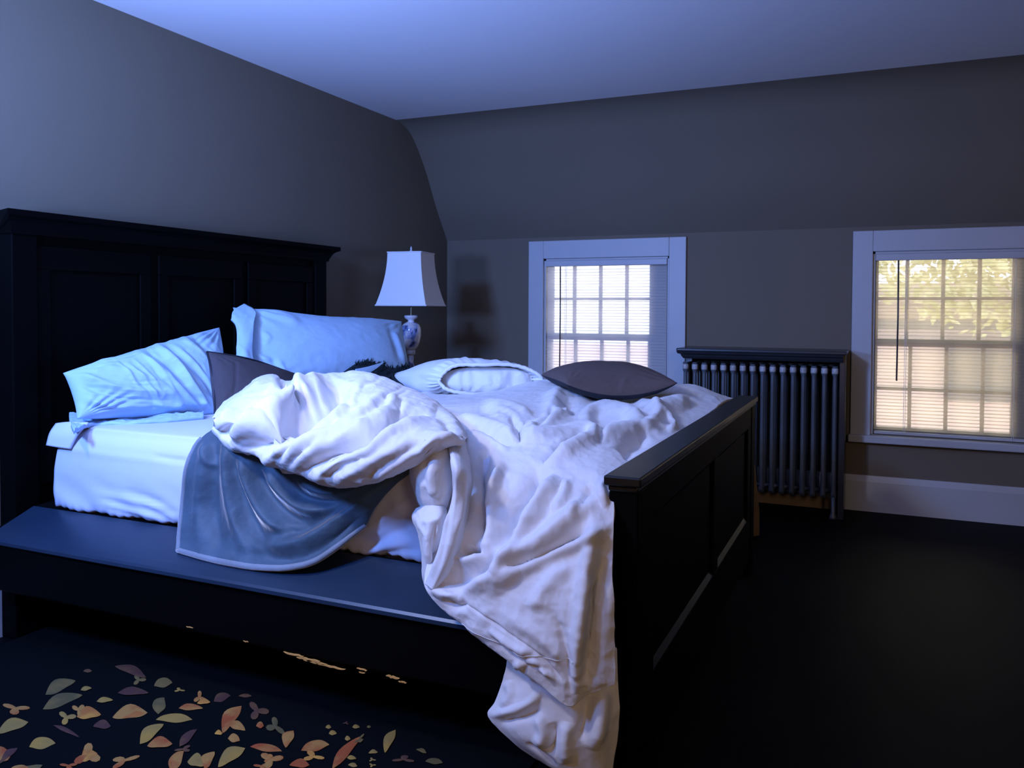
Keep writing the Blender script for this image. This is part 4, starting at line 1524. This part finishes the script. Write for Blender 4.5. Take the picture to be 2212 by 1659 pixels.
# leaning lath by the far footboard post
t = MB()
b0_, b1_ = Zp(1617, 1158, .0), Zp(1637, 1156, .0)
tpt = Xp(1617, 978, -.530)
wv2 = b1_ - b0_
t_v = [b0_, b1_, b1_ * .45 + Yp(1636, 1058, 4.0) * .55, tpt + wv2 * .15, tpt]
L_b0 = Zp(1620, 1160, .004)
L_b1 = Zp(1640, 1157, .004)
L_t0 = Yp(1620, 975, 3.86)
L_m1 = Yp(1640, 1110, L_b1[1] * .75 + 3.86 * .25)
L_m2 = Yp(1630, 1010, 3.93)
thk = np.array([0, .014, .004])
poly = [L_b0, L_b1, L_m1, L_m2, L_t0]
n = len(poly)
t.add([p for p in poly] + [p + thk for p in poly], [tuple(range(n)), tuple(range(2 * n - 1, n - 1, -1))] + [(i, n + i, n + (i + 1) % n, (i + 1) % n) for i in range(n)])
lt = t.build('wooden_lath', M['tan'], None, .002)
tag(lt, 'narrow tan pointed lath leaning beside the far footboard post', 'lath')

# ================================================================== RUG
def two_tone(name, c1, c2):
    m = mat(name, c1, 0.9, 0.1, (40, 0.25), (300, 0.4, 0.002))
    nt = m.node_tree
    mx_ = [n_ for n_ in nt.nodes if n_.bl_idname == 'ShaderNodeMix'][0]
    nz_ = [n_ for n_ in nt.nodes if n_.bl_idname == 'ShaderNodeTexNoise'][0]
    nz_.inputs['Scale'].default_value = 11
    rmp = nt.nodes.new('ShaderNodeValToRGB')
    rmp.color_ramp.elements[0].position = .42
    rmp.color_ramp.elements[1].position = .58
    nt.links.new(nz_.outputs['Fac'], rmp.inputs['Fac'])
    nt.links.new(rmp.outputs['Color'], mx_.inputs['Factor'])
    mx_.inputs['A'].default_value = (*c1, 1)
    mx_.inputs['B'].default_value = (*c2, 1)
    return m


rugm = mat('black rug wool', (0.003, 0.004, 0.005), 0.95, 0.05, (30, 0.2), (200, 0.3, 0.002))
leafc = [two_tone('olive yellow rug wool', (0.34, 0.20, 0.045), (0.26, 0.17, 0.05)),
         two_tone('rust rug wool', (0.30, 0.075, 0.025), (0.36, 0.18, 0.05)),
         two_tone('gold rug wool', (0.50, 0.25, 0.05), (0.36, 0.13, 0.035)),
         two_tone('muted plum rug wool', (0.075, 0.035, 0.03), (0.12, 0.06, 0.03)),
         two_tone('grey green rug wool', (0.10, 0.08, 0.035), (0.16, 0.11, 0.04))]
t = MB()
t.box(-2.6, -.75, .25, 1.95, .0, .010)
K = 2.087
LV = [  # zoom x, y, length, width, angle deg, material  (floor pattern)
    (270, 590, 150, 55, -25, 4), (280, 655, 190, 55, -20, 4), (70, 690, 140, 45, 5, 1), (55, 770, 150, 55, -20, 0), (300, 730, 90, 55, 0, 0), (400, 715, 110, 55, -5, 2),
    (355, 695, 70, 50, 60, 1), (472, 652, 75, 24, -5, 0), (388, 600, 50, 20, -10, 0), (585, 712, 160, 62, -8, 1), (600, 716, 110, 36, -12, 2), (735, 575, 85, 45, -10, 4),
    (625, 560, 70, 40, -10, 4), (720, 675, 80, 60, -70, 4), (785, 735, 165, 42, 0, 0), (680, 800, 140, 55, -40, 0), (845, 820, 110, 38, -45, 3), (720, 848, 115, 50, -5, 1),
    (190, 848, 120, 55, -8, 0), (395, 900, 140, 85, -25, 1), (400, 903, 80, 55, -25, 2), (35, 900, 110, 32, -40, 3), (555, 925, 160, 42, -18, 1), (795, 925, 110, 55, -60, 1),
    (860, 685, 110, 30, 0, 1), (900, 640, 60, 50, 30, 1), (918, 660, 60, 26, -5, 2), (1000, 640, 80, 40, -20, 3), (1040, 735, 150, 60, -55, 1), (1070, 770, 80, 40, 20, 1),
    (985, 800, 35, 22, 0, 2), (1055, 825, 55, 40, 10, 1), (1160, 700, 110, 70, 20, 3), (1172, 765, 35, 30, 0, 1), (1240, 770, 105, 60, 40, 4), (1300, 825, 85, 50, -65, 1),
    (1200, 868, 145, 36, 8, 1), (1220, 920, 120, 65, -5, 1), (1222, 915, 80, 34, -5, 2), (1420, 860, 130, 50, -12, 1), (1410, 905, 110, 42, 5, 2), (1040, 905, 150, 60, -35, 0),
    (885, 930, 80, 60, 10, 0), (940, 920, 90, 50, -60, 1), (830, 872, 90, 26, -10, 3), (1500, 800, 36, 22, 0, 0), (1480, 773, 26, 18, 0, 0), (1605, 772, 34, 18, 0, 0),
    (1567, 825, 26, 22, 0, 0), (1663, 772, 20, 12, 0, 4), (1560, 885, 200, 45, -48, 1), (1620, 830, 80, 22, -40, 4), (1755, 835, 115, 42, -65, 0), (1585, 912, 42, 20, 5, 0),
    (1682, 886, 42, 18, -5, 0), (1678, 920, 36, 16, 0, 0), (1590, 945, 42, 20, 8, 0), (1678, 945, 36, 16, 0, 0), (1820, 918, 115, 30, 0, 3), (1957, 928, 80, 28, 5, 4), (1900, 880, 50, 18, 20, 4),
    (590, 520, 150, 40, 20, 3), (600, 615, 140, 36, 0, 3), (808, 606, 55, 18, 0, 0), (1105, 632, 60, 16, 0, 3), (395, 520, 40, 16, 0, 3), (300, 790, 130, 20, 25, 3), (460, 765, 80, 40, 0, 3),
    (1560, 755, 30, 12, 0, 3), (1350, 940, 90, 40, 0, 1), (310, 948, 90, 30, 0, 1), (90, 955, 80, 20, 0, 1), (1180, 950, 80, 30, 0, 1)]


def leaf(cx, cy, ln, wd, ang, mi, z):
    m_ = 26
    out_ = []
    ca, sa = math.cos(math.radians(ang)), math.sin(math.radians(ang))
    r3 = random.Random(int(cx * 7 + cy))
    ph = r3.uniform(0, 6)
    lobed = r3.random() < .28
    for i in range(m_):
        a = 2 * math.pi * i / m_
        x_ = math.cos(a) * ln / 2
        y_ = math.sin(a) * abs(math.sin(a)) ** .9 * wd / 2 * (1 + .15 * math.sin(3 * a + ph)) + 0.12 * wd * math.cos(2 * a)
        if lobed:
            q_ = .62 + .38 * math.cos(3 * a + ph)
            x_, y_ = math.cos(a) * ln / 2 * q_, math.sin(a) * wd / 1.6 * q_
        out_.append(Zp(cx + x_ * ca - y_ * sa, cy + x_ * sa + y_ * ca, z))
    c_ = sum(out_) / m_
    t.add([c_ + np.array([0, 0, .0015])] + out_, [(0, i + 1, (i + 1) % m_ + 1) for i in range(m_)], mi)


for k, (zx, zy, ln, wd, an, mi) in enumerate(LV):
    leaf(zx / K, 1200 + zy / K, ln / K, wd / K, an, mi + 1, .0115 + .0002 * (k % 9))
r4 = random.Random(12)
for k in range(60):
    cx, cy = r4.uniform(-2.5, -.8), r4.uniform(.3, 1.38)
    ln, wd, an, mi = r4.uniform(.05, .10), r4.uniform(.025, .05), r4.uniform(0, 6.3), r4.randrange(1, 6)
    pts = []
    for i in range(14):
        a = 2 * math.pi * i / 14
        x_, y_ = math.cos(a) * ln, math.sin(a) * abs(math.sin(a)) ** .35 * wd
        pts.append((cx + x_ * math.cos(an) - y_ * math.sin(an), cy + x_ * math.sin(an) + y_ * math.cos(an), .012))
    t.add([(cx, cy, .0135)] + pts, [(0, i + 1, (i + 1) % 14 + 1) for i in range(14)], mi)
rug = MB.build(t, 'rug', [rugm] + leafc)
tag(rug, 'black rug with scattered olive, rust and gold leaves beside the bed', 'rug')
